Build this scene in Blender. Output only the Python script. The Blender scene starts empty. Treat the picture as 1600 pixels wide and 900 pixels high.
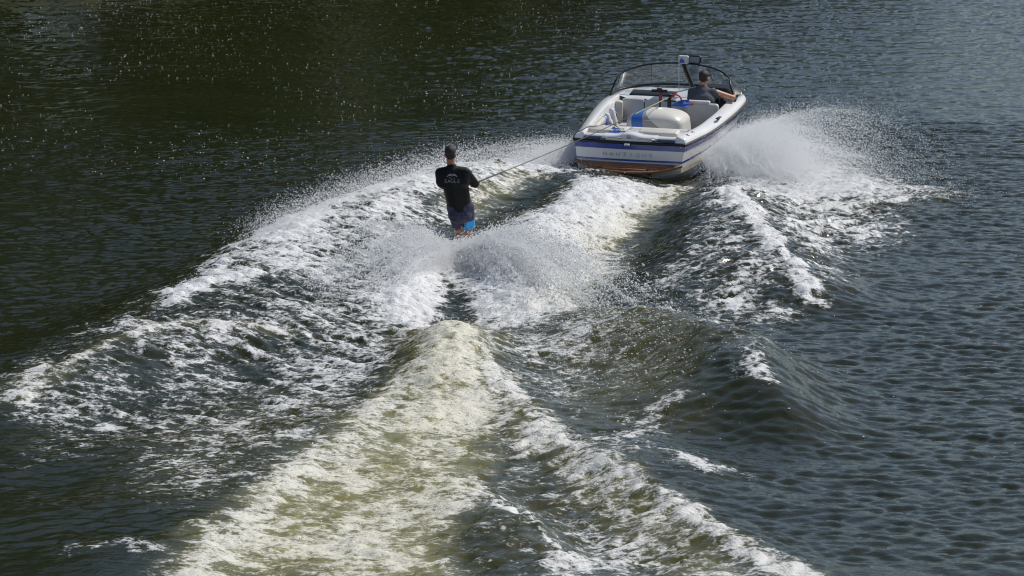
import bpy, bmesh, math, random
import numpy as np
from mathutils import Vector, Matrix, Euler
from mathutils.bvhtree import BVHTree

random.seed(7)
rng = np.random.default_rng(11)
R = math.radians
scene = bpy.context.scene
col = scene.collection

# ------------------------------------------------------------------ camera
CAM_H = 8.5
FPX = 5600.0                      # focal length in photo pixels (1600 wide)
PITCH = R(9.79)
cam_data = bpy.data.cameras.new('camera')
cam_data.sensor_width = 36.0
cam_data.lens = 36.0 * FPX / 1600.0
cam_data.clip_start = 0.5
cam_data.clip_end = 9000
cam = bpy.data.objects.new('camera', cam_data)
cam.location = (0, 0, CAM_H)
cam.rotation_euler = (math.pi / 2 - PITCH, 0, 0)
col.objects.link(cam)
scene.camera = cam

# ------------------------------------------------------------------ sky and sun
SUN_AZ = R(58)                    # clockwise from +Y (view direction), i.e. to the right
SUN_EL = R(50)
world = bpy.data.worlds.new('World')
scene.world = world
world.use_nodes = True
wn = world.node_tree.nodes
wl = world.node_tree.links
wn.clear()
sky_n = wn.new('ShaderNodeTexSky')
sky_n.sky_type = 'NISHITA'
sky_n.sun_disc = False
sky_n.sun_elevation = SUN_EL
sky_n.sun_rotation = SUN_AZ
sky_n.air_density = 1.0
sky_n.dust_density = 1.3
bg = wn.new('ShaderNodeBackground')
bg.inputs['Strength'].default_value = 0.088
wo = wn.new('ShaderNodeOutputWorld')
wl.new(sky_n.outputs[0], bg.inputs['Color'])
wl.new(bg.outputs[0], wo.inputs['Surface'])

sun_data = bpy.data.lights.new('sun', 'SUN')
sun_data.energy = 3.5
sun_data.angle = R(0.5)
sun_data.color = (1.0, 0.955, 0.88)
sun = bpy.data.objects.new('sun', sun_data)
sd = Vector((math.sin(SUN_AZ) * math.cos(SUN_EL), math.cos(SUN_AZ) * math.cos(SUN_EL), math.sin(SUN_EL)))
sun.rotation_euler = sd.to_track_quat('Z', 'Y').to_euler()
sun.location = (20, 60, 40)
col.objects.link(sun)

scene.view_settings.view_transform = 'Standard'
scene.view_settings.look = 'None'
scene.view_settings.exposure = 0.0
scene.view_settings.gamma = 1.0
scene.view_settings.use_curve_mapping = False
scene.cycles.use_denoising = True
scene.cycles.filter_width = 1.1
scene.cycles.max_bounces = 8
scene.cycles.transparent_max_bounces = 12

# ------------------------------------------------------------------ helpers
cp, sp = math.cos(PITCH), math.sin(PITCH)

def G(px, py, z=0.0):
    """point of the plane at height z that the photo shows at (px, py)"""
    dx = (px - 800.0)
    u = (450.0 - py)
    dy = FPX * cp + u * sp
    dz = -FPX * sp + u * cp
    t = (z - CAM_H) / dz
    return (dx * t, dy * t)

def tag(o, label=None, cat=None, group=None, kind=None):
    if label: o['label'] = label
    if cat: o['category'] = cat
    if group: o['group'] = group
    if kind: o['kind'] = kind
    return o

def empty(name, loc=(0, 0, 0), rot=(0, 0, 0), parent=None):
    o = bpy.data.objects.new(name, None)
    o.empty_display_size = 0.2
    o.location = loc
    o.rotation_euler = rot
    col.objects.link(o)
    if parent: o.parent = parent
    return o

def link_mesh(name, me, mat=None, parent=None, smooth=True, sharp=None):
    o = bpy.data.objects.new(name, me)
    col.objects.link(o)
    if parent: o.parent = parent
    if mat is not None:
        for m in (mat if isinstance(mat, (list, tuple)) else [mat]):
            me.materials.append(m)
    if smooth:
        me.shade_smooth()
        if sharp is not None:
            me.set_sharp_from_angle(angle=R(sharp))
    return o

def mesh(name, verts, faces, mat=None, parent=None, smooth=True, sharp=35):
    me = bpy.data.meshes.new(name)
    me.from_pydata([tuple(v) for v in verts], [], faces)
    me.validate()
    bm = bmesh.new(); bm.from_mesh(me)
    bmesh.ops.recalc_face_normals(bm, faces=bm.faces)
    bm.to_mesh(me); bm.free()
    return link_mesh(name, me, mat, parent, smooth, sharp)

def from_bm(name, bm, mat=None, parent=None, smooth=True, sharp=35):
    me = bpy.data.meshes.new(name)
    bmesh.ops.recalc_face_normals(bm, faces=bm.faces)
    bm.to_mesh(me); bm.free()
    return link_mesh(name, me, mat, parent, smooth, sharp)

def rbox(name, size, loc, rot=(0, 0, 0), bevel=0.02, mat=None, parent=None, seg=3, taper=None):
    bm = bmesh.new()
    bmesh.ops.create_cube(bm, size=1.0)
    for v in bm.verts:
        v.co = Vector((v.co.x * size[0], v.co.y * size[1], v.co.z * size[2]))
        if taper and v.co.z > 0:
            v.co.x *= taper[0]; v.co.y *= taper[1]
    if bevel > 0:
        bmesh.ops.bevel(bm, geom=list(bm.edges), offset=min(bevel, min(size) * 0.49), segments=seg, profile=0.5, affect='EDGES')
    M = Matrix.Translation(loc) @ Euler(rot).to_matrix().to_4x4()
    bm.transform(M)
    return from_bm(name, bm, mat, parent, True, 40)

def tube(name, pts, r, mat=None, parent=None, n=8, closed=False, flat=1.0):
    pts = [Vector(p) for p in pts]
    rr = r if isinstance(r, (list, tuple)) else [r] * len(pts)
    verts, faces = [], []
    m = len(pts)
    prev = None
    for i, p in enumerate(pts):
        a = pts[(i - 1) % m] if (closed or i > 0) else p
        b = pts[(i + 1) % m] if (closed or i < m - 1) else p
        t = (b - a).normalized()
        if prev is None:
            ref = Vector((0, 0, 1)) if abs(t.z) < 0.9 else Vector((1, 0, 0))
            u = t.cross(ref).normalized()
        else:
            u = (prev - t * prev.dot(t))
            u = u.normalized() if u.length > 1e-6 else t.orthogonal().normalized()
        prev = u
        w = t.cross(u)
        for k in range(n):
            a_ = 2 * math.pi * k / n
            verts.append(p + u * math.cos(a_) * rr[i] + w * math.sin(a_) * rr[i] * flat)
    for i in range(m if closed else m - 1):
        j = (i + 1) % m
        for k in range(n):
            k2 = (k + 1) % n
            faces.append((i * n + k, i * n + k2, j * n + k2, j * n + k))
    if not closed:
        faces.append(tuple(range(n - 1, -1, -1)))
        faces.append(tuple((m - 1) * n + k for k in range(n)))
    return mesh(name, verts, faces, mat, parent, True, 50)

def loft(name, rings, mat=None, parent=None, closed=False, caps=False, sharp=35):
    n = len(rings[0])
    verts = [v for r_ in rings for v in r_]
    faces = []
    for i in range(len(rings) - 1):
        for k in range(n if closed else n - 1):
            k2 = (k + 1) % n
            faces.append((i * n + k, i * n + k2, (i + 1) * n + k2, (i + 1) * n + k))
    if caps:
        faces.append(tuple(range(n)))
        faces.append(tuple((len(rings) - 1) * n + k for k in range(n)))
    return mesh(name, verts, faces, mat, parent, True, sharp)

def spline(pts, n):
    """Catmull-Rom through pts, n samples"""
    P = [Vector(p) for p in pts]
    P = [P[0] * 2 - P[1]] + P + [P[-1] * 2 - P[-2]]
    out = []
    segs = len(P) - 3
    for i in range(n):
        t = i / (n - 1) * segs
        k = min(int(t), segs - 1); f = t - k
        a, b, c, d = P[k:k + 4]
        out.append(0.5 * ((2 * b) + (c - a) * f + (2 * a - 5 * b + 4 * c - d) * f * f + (3 * b - a - 3 * c + d) * f ** 3))
    return out

def blob(name, parts, mat=None, parent=None, voxel=0.014, smooth_it=6, cut=None):
    """one continuous skin round tapered capsules (p0, p1, r0, r1) or ellipsoids (c, (rx,ry,rz)) by voxel remesh"""
    bm = bmesh.new()
    for it in parts:
        if len(it) == 4:
            p0, p1, r0, r1 = Vector(it[0]), Vector(it[1]), it[2], it[3]
            L = (p1 - p0).length
            q = (p1 - p0).to_track_quat('Z', 'Y').to_matrix().to_4x4()
            N = 16
            prof = []
            for i in range(7):
                a = -math.pi / 2 + i / 6 * math.pi / 2
                prof.append((r0 * math.cos(a), r0 * math.sin(a)))
            for i in range(7):
                a = i / 6 * math.pi / 2
                prof.append((r1 * math.cos(a), L + r1 * math.sin(a)))
            rings = []
            for (rad, z) in prof:
                rings.append([bm.verts.new(Matrix.Translation(p0) @ q @ Vector((max(rad, 1e-4) * math.cos(2 * math.pi * k / N), max(rad, 1e-4) * math.sin(2 * math.pi * k / N), z))) for k in range(N)])
            for i in range(len(rings) - 1):
                for k in range(N):
                    bm.faces.new((rings[i][k], rings[i][(k + 1) % N], rings[i + 1][(k + 1) % N], rings[i + 1][k]))
            bm.faces.new(list(reversed(rings[0]))); bm.faces.new(rings[-1])
        else:
            c, rad = it[0], it[1]
            rot = Euler(it[2]).to_matrix().to_4x4() if len(it) == 3 else Matrix.Identity(4)
            M = Matrix.Translation(c) @ rot @ Matrix.Diagonal((rad[0], rad[1], rad[2], 1))
            bmesh.ops.create_icosphere(bm, subdivisions=3, radius=1.0, matrix=M)
    me = bpy.data.meshes.new(name)
    bm.to_mesh(me); bm.free()
    o = bpy.data.objects.new(name, me)
    col.objects.link(o)
    md = o.modifiers.new('r', 'REMESH'); md.mode = 'VOXEL'; md.voxel_size = voxel
    ms = o.modifiers.new('s', 'SMOOTH'); ms.iterations = smooth_it; ms.factor = 0.5
    dg = bpy.context.evaluated_depsgraph_get()
    me2 = bpy.data.meshes.new_from_object(o.evaluated_get(dg))
    bpy.data.objects.remove(o); bpy.data.meshes.remove(me)
    if cut:
        bm = bmesh.new(); bm.from_mesh(me2)
        for (co, no) in cut:
            bmesh.ops.bisect_plane(bm, geom=bm.verts[:] + bm.edges[:] + bm.faces[:], plane_co=co, plane_no=no, clear_outer=True)
        bm.to_mesh(me2); bm.free()
    me2.name = name
    return link_mesh(name, me2, mat, parent, True)

# ------------------------------------------------------------------ materials
def new_mat(name):
    m = bpy.data.materials.new(name)
    m.use_nodes = True
    nt = m.node_tree
    return m, nt, nt.nodes, nt.links, nt.nodes['Principled BSDF']

def pm(name, colr, rough=0.5, var=0.12, scale=6.0, bump=0.0, bscale=60.0, metal=0.0, coat=0.0, spec=0.5):
    m, nt, n, l, b = new_mat(name)
    tc = n.new('ShaderNodeTexCoord')
    no = n.new('ShaderNodeTexNoise'); no.inputs['Scale'].default_value = scale; no.inputs['Detail'].default_value = 5
    l.new(tc.outputs['Object'], no.inputs['Vector'])
    cr = n.new('ShaderNodeValToRGB')
    cr.color_ramp.elements[0].position = 0.3; cr.color_ramp.elements[1].position = 0.7
    c = list(colr)
    cr.color_ramp.elements[0].color = [x * (1 - var) for x in c] + [1]
    cr.color_ramp.elements[1].color = [min(1, x * (1 + var)) for x in c] + [1]
    l.new(no.outputs['Fac'], cr.inputs['Fac'])
    l.new(cr.outputs['Color'], b.inputs['Base Color'])
    mr = n.new('ShaderNodeMapRange')
    mr.inputs['To Min'].default_value = max(0.02, rough - 0.08); mr.inputs['To Max'].default_value = min(1, rough + 0.08)
    l.new(no.outputs['Fac'], mr.inputs['Value']); l.new(mr.outputs[0], b.inputs['Roughness'])
    b.inputs['Metallic'].default_value = metal
    b.inputs['Coat Weight'].default_value = coat
    b.inputs['Specular IOR Level'].default_value = spec
    if bump > 0:
        nb = n.new('ShaderNodeTexNoise'); nb.inputs['Scale'].default_value = bscale; nb.inputs['Detail'].default_value = 4
        l.new(tc.outputs['Object'], nb.inputs['Vector'])
        bp = n.new('ShaderNodeBump'); bp.inputs['Strength'].default_value = bump; bp.inputs['Distance'].default_value = 0.01
        l.new(nb.outputs['Fac'], bp.inputs['Height']); l.new(bp.outputs[0], b.inputs['Normal'])
    return m

M = {}
M['gel_white'] = pm('gelcoat_white', (0.81, 0.80, 0.79), 0.22, 0.05, 2, coat=0.4)
M['gel_cream'] = pm('gelcoat_cream', (0.62, 0.56, 0.45), 0.3, 0.12, 3, coat=0.3)
M['gel_blue'] = pm('gelcoat_blue', (0.035, 0.07, 0.34), 0.22, 0.1, 3, coat=0.5)
M['rubber'] = pm('black_rubber', (0.012, 0.012, 0.014), 0.5, 0.2, 8)
M['black_plastic'] = pm('black_plastic', (0.014, 0.014, 0.016), 0.35, 0.2, 8)
M['vinyl_white'] = pm('vinyl_white', (0.62, 0.6, 0.58), 0.42, 0.08, 5, bump=0.15, bscale=120)
M['vinyl_beige'] = pm('vinyl_beige', (0.62, 0.59, 0.52), 0.4, 0.09, 5, bump=0.15, bscale=120)
M['vinyl_grey'] = pm('vinyl_grey', (0.33, 0.33, 0.34), 0.42, 0.1, 5, bump=0.15, bscale=120)
M['vinyl_lightgrey'] = pm('vinyl_light_grey', (0.5, 0.5, 0.5), 0.42, 0.08, 5, bump=0.15, bscale=120)
M['vinyl_blue'] = pm('vinyl_blue', (0.03, 0.14, 0.5), 0.4, 0.12, 5, bump=0.15, bscale=120)
M['carpet'] = pm('dark_carpet', (0.03, 0.03, 0.034), 0.95, 0.3, 40, bump=0.4, bscale=200)
M['vent'] = pm('slate_vent', (0.09, 0.12, 0.18), 0.5, 0.15, 10)
M['chrome'] = pm('chrome', (0.75, 0.75, 0.76), 0.14, 0.04, 8, metal=1.0)
M['letter'] = pm('silver_letters', (0.42, 0.42, 0.46), 0.35, 0.3, 3, metal=0.3)
M['teak'] = pm('wet_teak', (0.30, 0.13, 0.06), 0.45, 0.35, 5, bump=0.3, bscale=40)
M['gauge'] = pm('gauge_face', (0.2, 0.23, 0.28), 0.3, 0.1, 8)
M['skin'] = pm('tanned_skin', (0.42, 0.18, 0.10), 0.5, 0.12, 12)
M['skin2'] = pm('skin_arm', (0.48, 0.24, 0.15), 0.5, 0.12, 12)
M['hair'] = pm('dark_hair', (0.026, 0.017, 0.012), 0.6, 0.4, 60, bump=0.6, bscale=180)
M['shirt_grey'] = pm('grey_cotton', (0.085, 0.093, 0.115), 0.9, 0.15, 9, bump=0.4, bscale=30)
M['wetsuit'] = pm('black_neoprene', (0.008, 0.008, 0.010), 0.55, 0.3, 9, bump=0.6, bscale=14, spec=0.22)
M['shorts'] = pm('navy_shorts', (0.03, 0.031, 0.075), 0.6, 0.85, 20, bump=0.5, bscale=22)
M['shorts_blue'] = pm('bright_blue_cloth', (0.03, 0.36, 0.80), 0.55, 0.2, 12, bump=0.4, bscale=25)
M['print'] = pm('grey_print', (0.3, 0.3, 0.32), 0.7, 0.25, 30)
M['red'] = pm('red_webbing', (0.5, 0.03, 0.03), 0.6, 0.2, 12)
M['blue_cloth'] = pm('blue_cloth', (0.03, 0.11, 0.42), 0.8, 0.25, 12, bump=0.4, bscale=40)
M['rope_dark'] = pm('dark_rope', (0.07, 0.07, 0.075), 0.8, 0.4, 40)
M['rope_yellow'] = pm('yellow_rope', (0.30, 0.34, 0.12), 0.7, 0.25, 40)
M['white_nylon'] = pm('white_nylon', (0.7, 0.7, 0.72), 0.6, 0.1, 10, bump=0.4, bscale=30)
M['emblem'] = pm('violet_blue_print', (0.10, 0.09, 0.5), 0.5, 0.2, 10)
M['earth'] = pm('brown_earth', (0.045, 0.05, 0.018), 0.95, 0.5, 2, bump=0.6, bscale=6)
M['stone'] = pm('shore_stone', (0.2, 0.15, 0.12), 0.9, 0.4, 5, bump=0.5, bscale=14)

def glass_mat():
    m, nt, n, l, b = new_mat('tinted_glass')
    b.inputs['Base Color'].default_value = (0.55, 0.6, 0.62, 1)
    b.inputs['Roughness'].default_value = 0.03
    b.inputs['IOR'].default_value = 1.45
    tr = n.new('ShaderNodeBsdfTransparent'); tr.inputs['Color'].default_value = (0.80, 0.84, 0.86, 1)
    gl = n.new('ShaderNodeBsdfGlossy'); gl.inputs['Roughness'].default_value = 0.05
    gl.inputs['Color'].default_value = (0.9, 0.9, 0.9, 1)
    tc = n.new('ShaderNodeTexCoord'); no = n.new('ShaderNodeTexNoise'); no.inputs['Scale'].default_value = 5
    l.new(tc.outputs['Object'], no.inputs['Vector'])
    ge = n.new('ShaderNodeNewGeometry'); dt = n.new('ShaderNodeVectorMath'); dt.operation = 'DOT_PRODUCT'
    l.new(ge.outputs['Normal'], dt.inputs[0]); l.new(ge.outputs['Incoming'], dt.inputs[1])
    def mt(op, a_, b_):
        q = n.new('ShaderNodeMath'); q.operation = op
        for i_, v_ in enumerate((a_, b_)):
            if v_ is None: continue
            if isinstance(v_, float): q.inputs[i_].default_value = v_
            else: l.new(v_, q.inputs[i_])
        return q.outputs[0]
    fre = mt('MULTIPLY', mt('POWER', mt('SUBTRACT', 1.0, mt('ABSOLUTE', dt.outputs['Value'], None)), 5.0), 0.85)
    fre = mt('ADD', fre, 0.05)
    mr = n.new('ShaderNodeMapRange'); mr.inputs['To Min'].default_value = 0.0; mr.inputs['To Max'].default_value = 0.05
    l.new(no.outputs['Fac'], mr.inputs['Value'])
    ad = n.new('ShaderNodeMath'); ad.operation = 'ADD'
    l.new(fre, ad.inputs[0]); l.new(mr.outputs[0], ad.inputs[1])
    mx = n.new('ShaderNodeMixShader')
    l.new(ad.outputs[0], mx.inputs[0]); l.new(tr.outputs[0], mx.inputs[1]); l.new(gl.outputs[0], mx.inputs[2])
    l.new(mx.outputs[0], n['Material Output'].inputs['Surface'])
    return m
M['glass'] = glass_mat()

def swoosh_mat(cx, half, z0, hgt):
    '''engine cover upholstery: light grey end, blue band, grey crescent, beige rest, sewn from coloured panels'''
    m, nt, n, l, b = new_mat('vinyl_swoosh')
    tc = n.new('ShaderNodeTexCoord'); se = n.new('ShaderNodeSeparateXYZ'); l.new(tc.outputs['Object'], se.inputs[0])
    def mt(op, a_, b_=None):
        q = n.new('ShaderNodeMath'); q.operation = op
        for i_, v_ in enumerate((a_, b_)):
            if v_ is None: continue
            if isinstance(v_, (int, float)): q.inputs[i_].default_value = v_
            else: l.new(v_, q.inputs[i_])
        return q.outputs[0]
    x = mt('DIVIDE', mt('SUBTRACT', se.outputs['X'], cx), half)
    iz = mt('SUBTRACT', 1.0, mt('DIVIDE', mt('SUBTRACT', se.outputs['Z'], z0), hgt))
    iz = mt('MAXIMUM', iz, 0.0)
    left = mt('ADD', mt('MULTIPLY', iz, 0.12), -.73)
    blue = mt('ADD', mt('MULTIPLY', iz, 0.14), -.38)
    grey = mt('ADD', mt('MULTIPLY', mt('POWER', iz, 1.4), 1.2), -.30)
    def mixc(f, a_, c_):
        q = n.new('ShaderNodeMix'); q.data_type = 'RGBA'; l.new(f, q.inputs['Factor'])
        if isinstance(a_, tuple): q.inputs['A'].default_value = a_ + (1,)
        else: l.new(a_, q.inputs['A'])
        q.inputs['B'].default_value = c_ + (1,)
        return q.outputs['Result']
    no = n.new('ShaderNodeTexNoise'); no.inputs['Scale'].default_value = 6; l.new(tc.outputs['Object'], no.inputs['Vector'])
    c = mixc(no.outputs['Fac'], (0.62, 0.60, 0.55), (0.68, 0.66, 0.61))
    c = mixc(mt('LESS_THAN', x, grey), c, (0.27, 0.28, 0.29))
    c = mixc(mt('LESS_THAN', x, blue), c, (0.03, 0.13, 0.46))
    c = mixc(mt('LESS_THAN', x, left), c, (0.46, 0.47, 0.48))
    l.new(c, b.inputs['Base Color']); b.inputs['Roughness'].default_value = 0.4
    return m

def spray_mat():
    m, nt, n, l, b = new_mat('spray_droplets')
    b.inputs['Base Color'].default_value = (0.93, 0.94, 0.95, 1)
    b.inputs['Roughness'].default_value = 0.35
    b.inputs['Specular IOR Level'].default_value = 0.6
    tr = n.new('ShaderNodeBsdfTranslucent'); tr.inputs['Color'].default_value = (0.95, 0.96, 0.97, 1)
    mx = n.new('ShaderNodeMixShader'); mx.inputs[0].default_value = 0.45
    l.new(b.outputs[0], mx.inputs[1]); l.new(tr.outputs[0], mx.inputs[2])
    l.new(mx.outputs[0], n['Material Output'].inputs['Surface'])
    return m
M['spray'] = spray_mat()

# ------------------------------------------------------------------ noise
_perm = rng.permutation(512).astype(np.int32)
_gang = rng.random(512).astype(np.float32) * 2 * np.pi
_gx, _gy = np.cos(_gang), np.sin(_gang)

def perlin(x, y):
    xi = np.floor(x).astype(np.int32); yi = np.floor(y).astype(np.int32)
    xf = (x - xi).astype(np.float32); yf = (y - yi).astype(np.float32)
    u = xf * xf * xf * (xf * (xf * 6 - 15) + 10); v = yf * yf * yf * (yf * (yf * 6 - 15) + 10)
    def g(ix, iy, fx, fy):
        h = _perm[(_perm[ix & 511] + iy) & 511]
        return _gx[h] * fx + _gy[h] * fy
    a = g(xi, yi, xf, yf); b = g(xi + 1, yi, xf - 1, yf)
    c = g(xi, yi + 1, xf, yf - 1); d = g(xi + 1, yi + 1, xf - 1, yf - 1)
    return (a + (b - a) * u) * (1 - v) + (c + (d - c) * u) * v

def fbm(x, y, octv=3, ridged=False):
    s = 0; amp = 1; tot = 0
    for i in range(octv):
        n_ = perlin(x + 17.3 * i, y - 9.1 * i)
        s = s + amp * ((1 - 2 * np.abs(n_)) if ridged else n_)
        tot += amp; amp *= 0.5; x = x * 2.03; y = y * 2.03
    return s / tot

# ------------------------------------------------------------------ wind ripples: a spectrum turned into a height tile
def ripple_tile(N, L, lam0, lam1, wdir, slope, seed, power=4.0, spread=4):
    g = np.random.default_rng(seed)
    k1 = np.fft.fftfreq(N, L / N) * 2 * np.pi
    kx, ky = np.meshgrid(k1, k1, indexing='xy')
    k = np.hypot(kx, ky); k[0, 0] = 1
    kp = 2 * np.pi / lam0; kmax = 2 * np.pi / lam1
    amp = np.where(k > 0, k ** (-power / 2) * np.exp(-(kp / k) ** 2) * np.exp(-(k / kmax) ** 2), 0)
    c = (kx * math.cos(wdir) + ky * math.sin(wdir)) / k
    amp *= np.abs(c) ** (spread / 2) + 0.06
    amp[0, 0] = 0
    H = amp * (g.normal(size=(N, N)) + 1j * g.normal(size=(N, N)))
    h = np.real(np.fft.ifft2(H))
    sx = np.real(np.fft.ifft2(1j * kx * H)); sy = np.real(np.fft.ifft2(1j * ky * H))
    s = slope / math.sqrt((sx ** 2 + sy ** 2).mean())
    dx = np.real(np.fft.ifft2(-1j * kx / k * H)); dy = np.real(np.fft.ifft2(-1j * ky / k * H))
    return (h * s).astype(np.float32), (dx * s).astype(np.float32), (dy * s).astype(np.float32), L, N

def sample_tile(T, x, y, ang=0.0):
    h, dx, dy, L, N = T
    ca, sa = math.cos(ang), math.sin(ang)
    u = (ca * x + sa * y) / L * N; v = (-sa * x + ca * y) / L * N
    iu = np.floor(u).astype(np.int64); iv = np.floor(v).astype(np.int64)
    fu = (u - iu).astype(np.float32); fv = (v - iv).astype(np.float32)
    i0 = iu % N; i1 = (iu + 1) % N; j0 = iv % N; j1 = (iv + 1) % N
    def s(A):
        return (A[j0, i0] * (1 - fu) + A[j0, i1] * fu) * (1 - fv) + (A[j1, i0] * (1 - fu) + A[j1, i1] * fu) * fv
    a, b, c = s(h), s(dx), s(dy)
    return a, ca * b - sa * c, sa * b + ca * c

# ------------------------------------------------------------------ water grid
def grow(a, step, f, end):
    out = []; v = a; s = step
    while abs(v) < abs(end):
        s *= f; v += math.copysign(s, end); out.append(v)
    return out
xf = np.arange(-8.0, 8.2, 0.031)
xm_r = np.arange(8.2, 15.0, 0.072); xm_l = np.arange(-8.06, -15.0, -0.072)
xs = np.array(sorted(grow(-15.0, 0.1, 1.22, -4000) + list(xm_l) + list(xf) + list(xm_r) + grow(15.0, 0.1, 1.22, 4000)))
yf = np.arange(33.5, 68.0, 0.05)
ym = np.arange(68.0, 100.0, 0.115)
def grow_from(v, s, f, lim):
    out = []
    while v < lim:
        s *= f; v += s; out.append(v)
    return out
ys = np.array(sorted([33.5 - d for d in grow_from(0, 0.08, 1.15, 400)] + list(yf) + list(ym) + [100 + d for d in grow_from(0, 0.12, 1.15, 5000)]))
X, Y = np.meshgrid(xs, ys)
X = X.astype(np.float64); Y = Y.astype(np.float64)
NY, NX = X.shape

T1 = ripple_tile(2048, 40.0, 0.36, 0.08, R(84), 0.27, 3, power=3.9, spread=3.5)
T2 = ripple_tile(1024, 27.0, 1.9, 0.25, R(62), 0.06, 5, spread=2)
core = (np.abs(X) < 70) & (Y > 0) & (Y < 260)

# --- distance helpers (only evaluated in the box of the wake)
wk = (X > -16) & (X < 16) & (Y > 24) & (Y < 96)
iw = np.nonzero(wk.ravel())[0]
px_, py_ = X.ravel()[iw], Y.ravel()[iw]
# ragged outlines: the features are looked up at slightly displaced points
wx = px_ + 0.48 * fbm(px_ * 0.9, py_ * 0.55, 3) + 0.14 * perlin(px_ * 3.1, py_ * 2.3)
wy = py_ + 1.15 * fbm(px_ * 0.7 + 40, py_ * 0.45 + 11, 3) + 0.25 * perlin(px_ * 2.7 + 5, py_ * 2.0)

def seg_dist(pts, qx, qy):
    """distance to polyline, signed side, and interpolated third value"""
    best = np.full(qx.shape, 1e9); side = np.zeros(qx.shape); val = np.zeros(qx.shape)
    for (a, b) in zip(pts[:-1], pts[1:]):
        dx, dy = b[0] - a[0], b[1] - a[1]
        L2 = dx * dx + dy * dy
        t = np.clip(((qx - a[0]) * dx + (qy - a[1]) * dy) / L2, 0, 1)
        ex = qx - a[0] - t * dx; ey = qy - a[1] - t * dy
        d = ex * ex + ey * ey
        m = d < best
        best = np.where(m, d, best)
        side = np.where(m, np.sign(dx * (qy - a[1]) - dy * (qx - a[0])), side)
        val = np.where(m, a[2] + t * (b[2] - a[2]), val)
    return np.sqrt(best), side, val

def smooth_line(pts, n=6):
    P = spline([(p[0], p[1], p[2]) for p in pts], (len(pts) - 1) * n + 1)
    return [(p.x, p.y, p.z) for p in P]

def px_line(pts, surf=None):
    """photo points with heights -> smooth world polyline (x, y, value)"""
    out = []
    for p in pts:
        z = p[2] if surf is None else surf
        g = G(p[0], p[1], z)
        out.append((g[0], g[1], p[2]))
    return smooth_line(out)

def poly_mask(pts, soft, surf=0.0):
    P = [G(p[0], p[1], surf) for p in pts]
    inside = np.zeros(wx.shape, bool)
    best = np.full(wx.shape, 1e9)
    n = len(P)
    for i in range(n):
        a, b = P[i], P[(i + 1) % n]
        dx, dy = b[0] - a[0], b[1] - a[1]
        L2 = dx * dx + dy * dy
        t = np.clip(((wx - a[0]) * dx + (wy - a[1]) * dy) / L2, 0, 1)
        d = (wx - a[0] - t * dx) ** 2 + ((wy - a[1] - t * dy) * 0.5) ** 2
        best = np.minimum(best, d)
        c = ((a[1] > wy) != (b[1] > wy))
        with np.errstate(divide='ignore', invalid='ignore'):
            xi = (b[0] - a[0]) * (wy - a[1]) / (b[1] - a[1] if b[1] != a[1] else 1e-9) + a[0]
        inside ^= c & (wx < xi)
    d = np.sqrt(best)
    s = np.where(inside, d, -d)
    t = np.clip(s / soft * 0.5 + 0.5, 0, 1)
    return t * t * (3 - 2 * t)

H = np.zeros(px_.shape); FO = np.zeros(px_.shape); TU = np.zeros(px_.shape); CALM = np.zeros(px_.shape)

def ridge(pts, sl, sr, k=1.0):
    """swell along a line: sl / sr = falloff in metres on the left / right of the line's direction"""
    global H
    d, s, v = seg_dist(px_line(pts), wx, py_ + 0.4 * (wy - py_))
    w = np.where(s > 0, sl, sr)
    H += k * v * np.exp(-(d / w) ** 2)

def foam_line(pts, w, dens, surf, tur=0.0):
    global FO, TU
    d, s, v = seg_dist(px_line([(p[0], p[1], p[2] if len(p) > 2 else 1.0) for p in pts], surf), wx, wy)
    a = v * np.exp(-(d / w) ** 2)
    FO = np.maximum(FO, dens * a)
    if tur: TU = np.maximum(TU, tur * a)

def foam_poly(pts, soft, dens, surf=0.0, tur=0.0):
    global FO, TU
    a = poly_mask(pts, soft, surf)
    FO = np.maximum(FO, dens * a)
    if tur: TU = np.maximum(TU, tur * a)

# --- swells of the wake (photo point, height in metres)
# port side wave thrown out by the hull
ridge([(900, 250, .10), (850, 238, .38), (780, 240, .50), (700, 260, .50), (600, 292, .45), (500, 335, .40), (410, 380, .36), (320, 432, .30), (240, 492, .2), (150, 560, .05)], 1.7, 0.8)
# older port crest, lower left
ridge([(10, 615, .20), (60, 588, .28), (120, 556, .34), (200, 528, .36), (300, 511, .34), (400, 500, .26), (520, 480, .12)], 2.2, 1.0)
# trough between hull wave and propeller wash
ridge([(905, 275, -.10), (860, 295, -.26), (800, 330, -.26), (745, 362, -.18), (690, 400, -.08)], 0.8, 0.8)
# propeller wash
ridge([(985, 287, .0), (930, 305, .20), (860, 340, .26), (790, 380, .24), (730, 415, .10)], 0.9, 0.9)
# trough on the starboard side
ridge([(1075, 290, -.08), (1050, 320, -.24), (1000, 380, -.28), (930, 440, -.24), (880, 480, -.1)], 0.9, 0.9)
# starboard wave
ridge([(1120, 270, .12), (1150, 305, .34), (1200, 365, .38), (1250, 425, .34), (1275, 462, .2), (1290, 490, .02)], 0.7, 1.6)
# the big rolled wave with the olive face
ridge([(880, 496, .0), (960, 478, .34), (1050, 479, .60), (1125, 498, .69), (1170, 539, .65), (1187, 592, .50), (1178, 645, .24), (1150, 700, .0)], 0.68, 1.5)
ridge([(930, 570, -.05), (1000, 605, -.16), (1060, 632, -.16), (1100, 670, -.05)], 1.2, 1.2)
# hollow right behind the transom
ridge([(930, 282, -.14), (1000, 286, -.20), (1060, 290, -.20)], 0.9, 0.9)
# skier trench and the boil behind it
ridge([(722, 405, -.06), (712, 440, -.20), (706, 476, -.16)], 0.30, 0.30)
ridge([(710, 498, .40), (704, 525, .46), (698, 565, .28), (690, 620, .12)], 0.56, 0.56)
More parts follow.
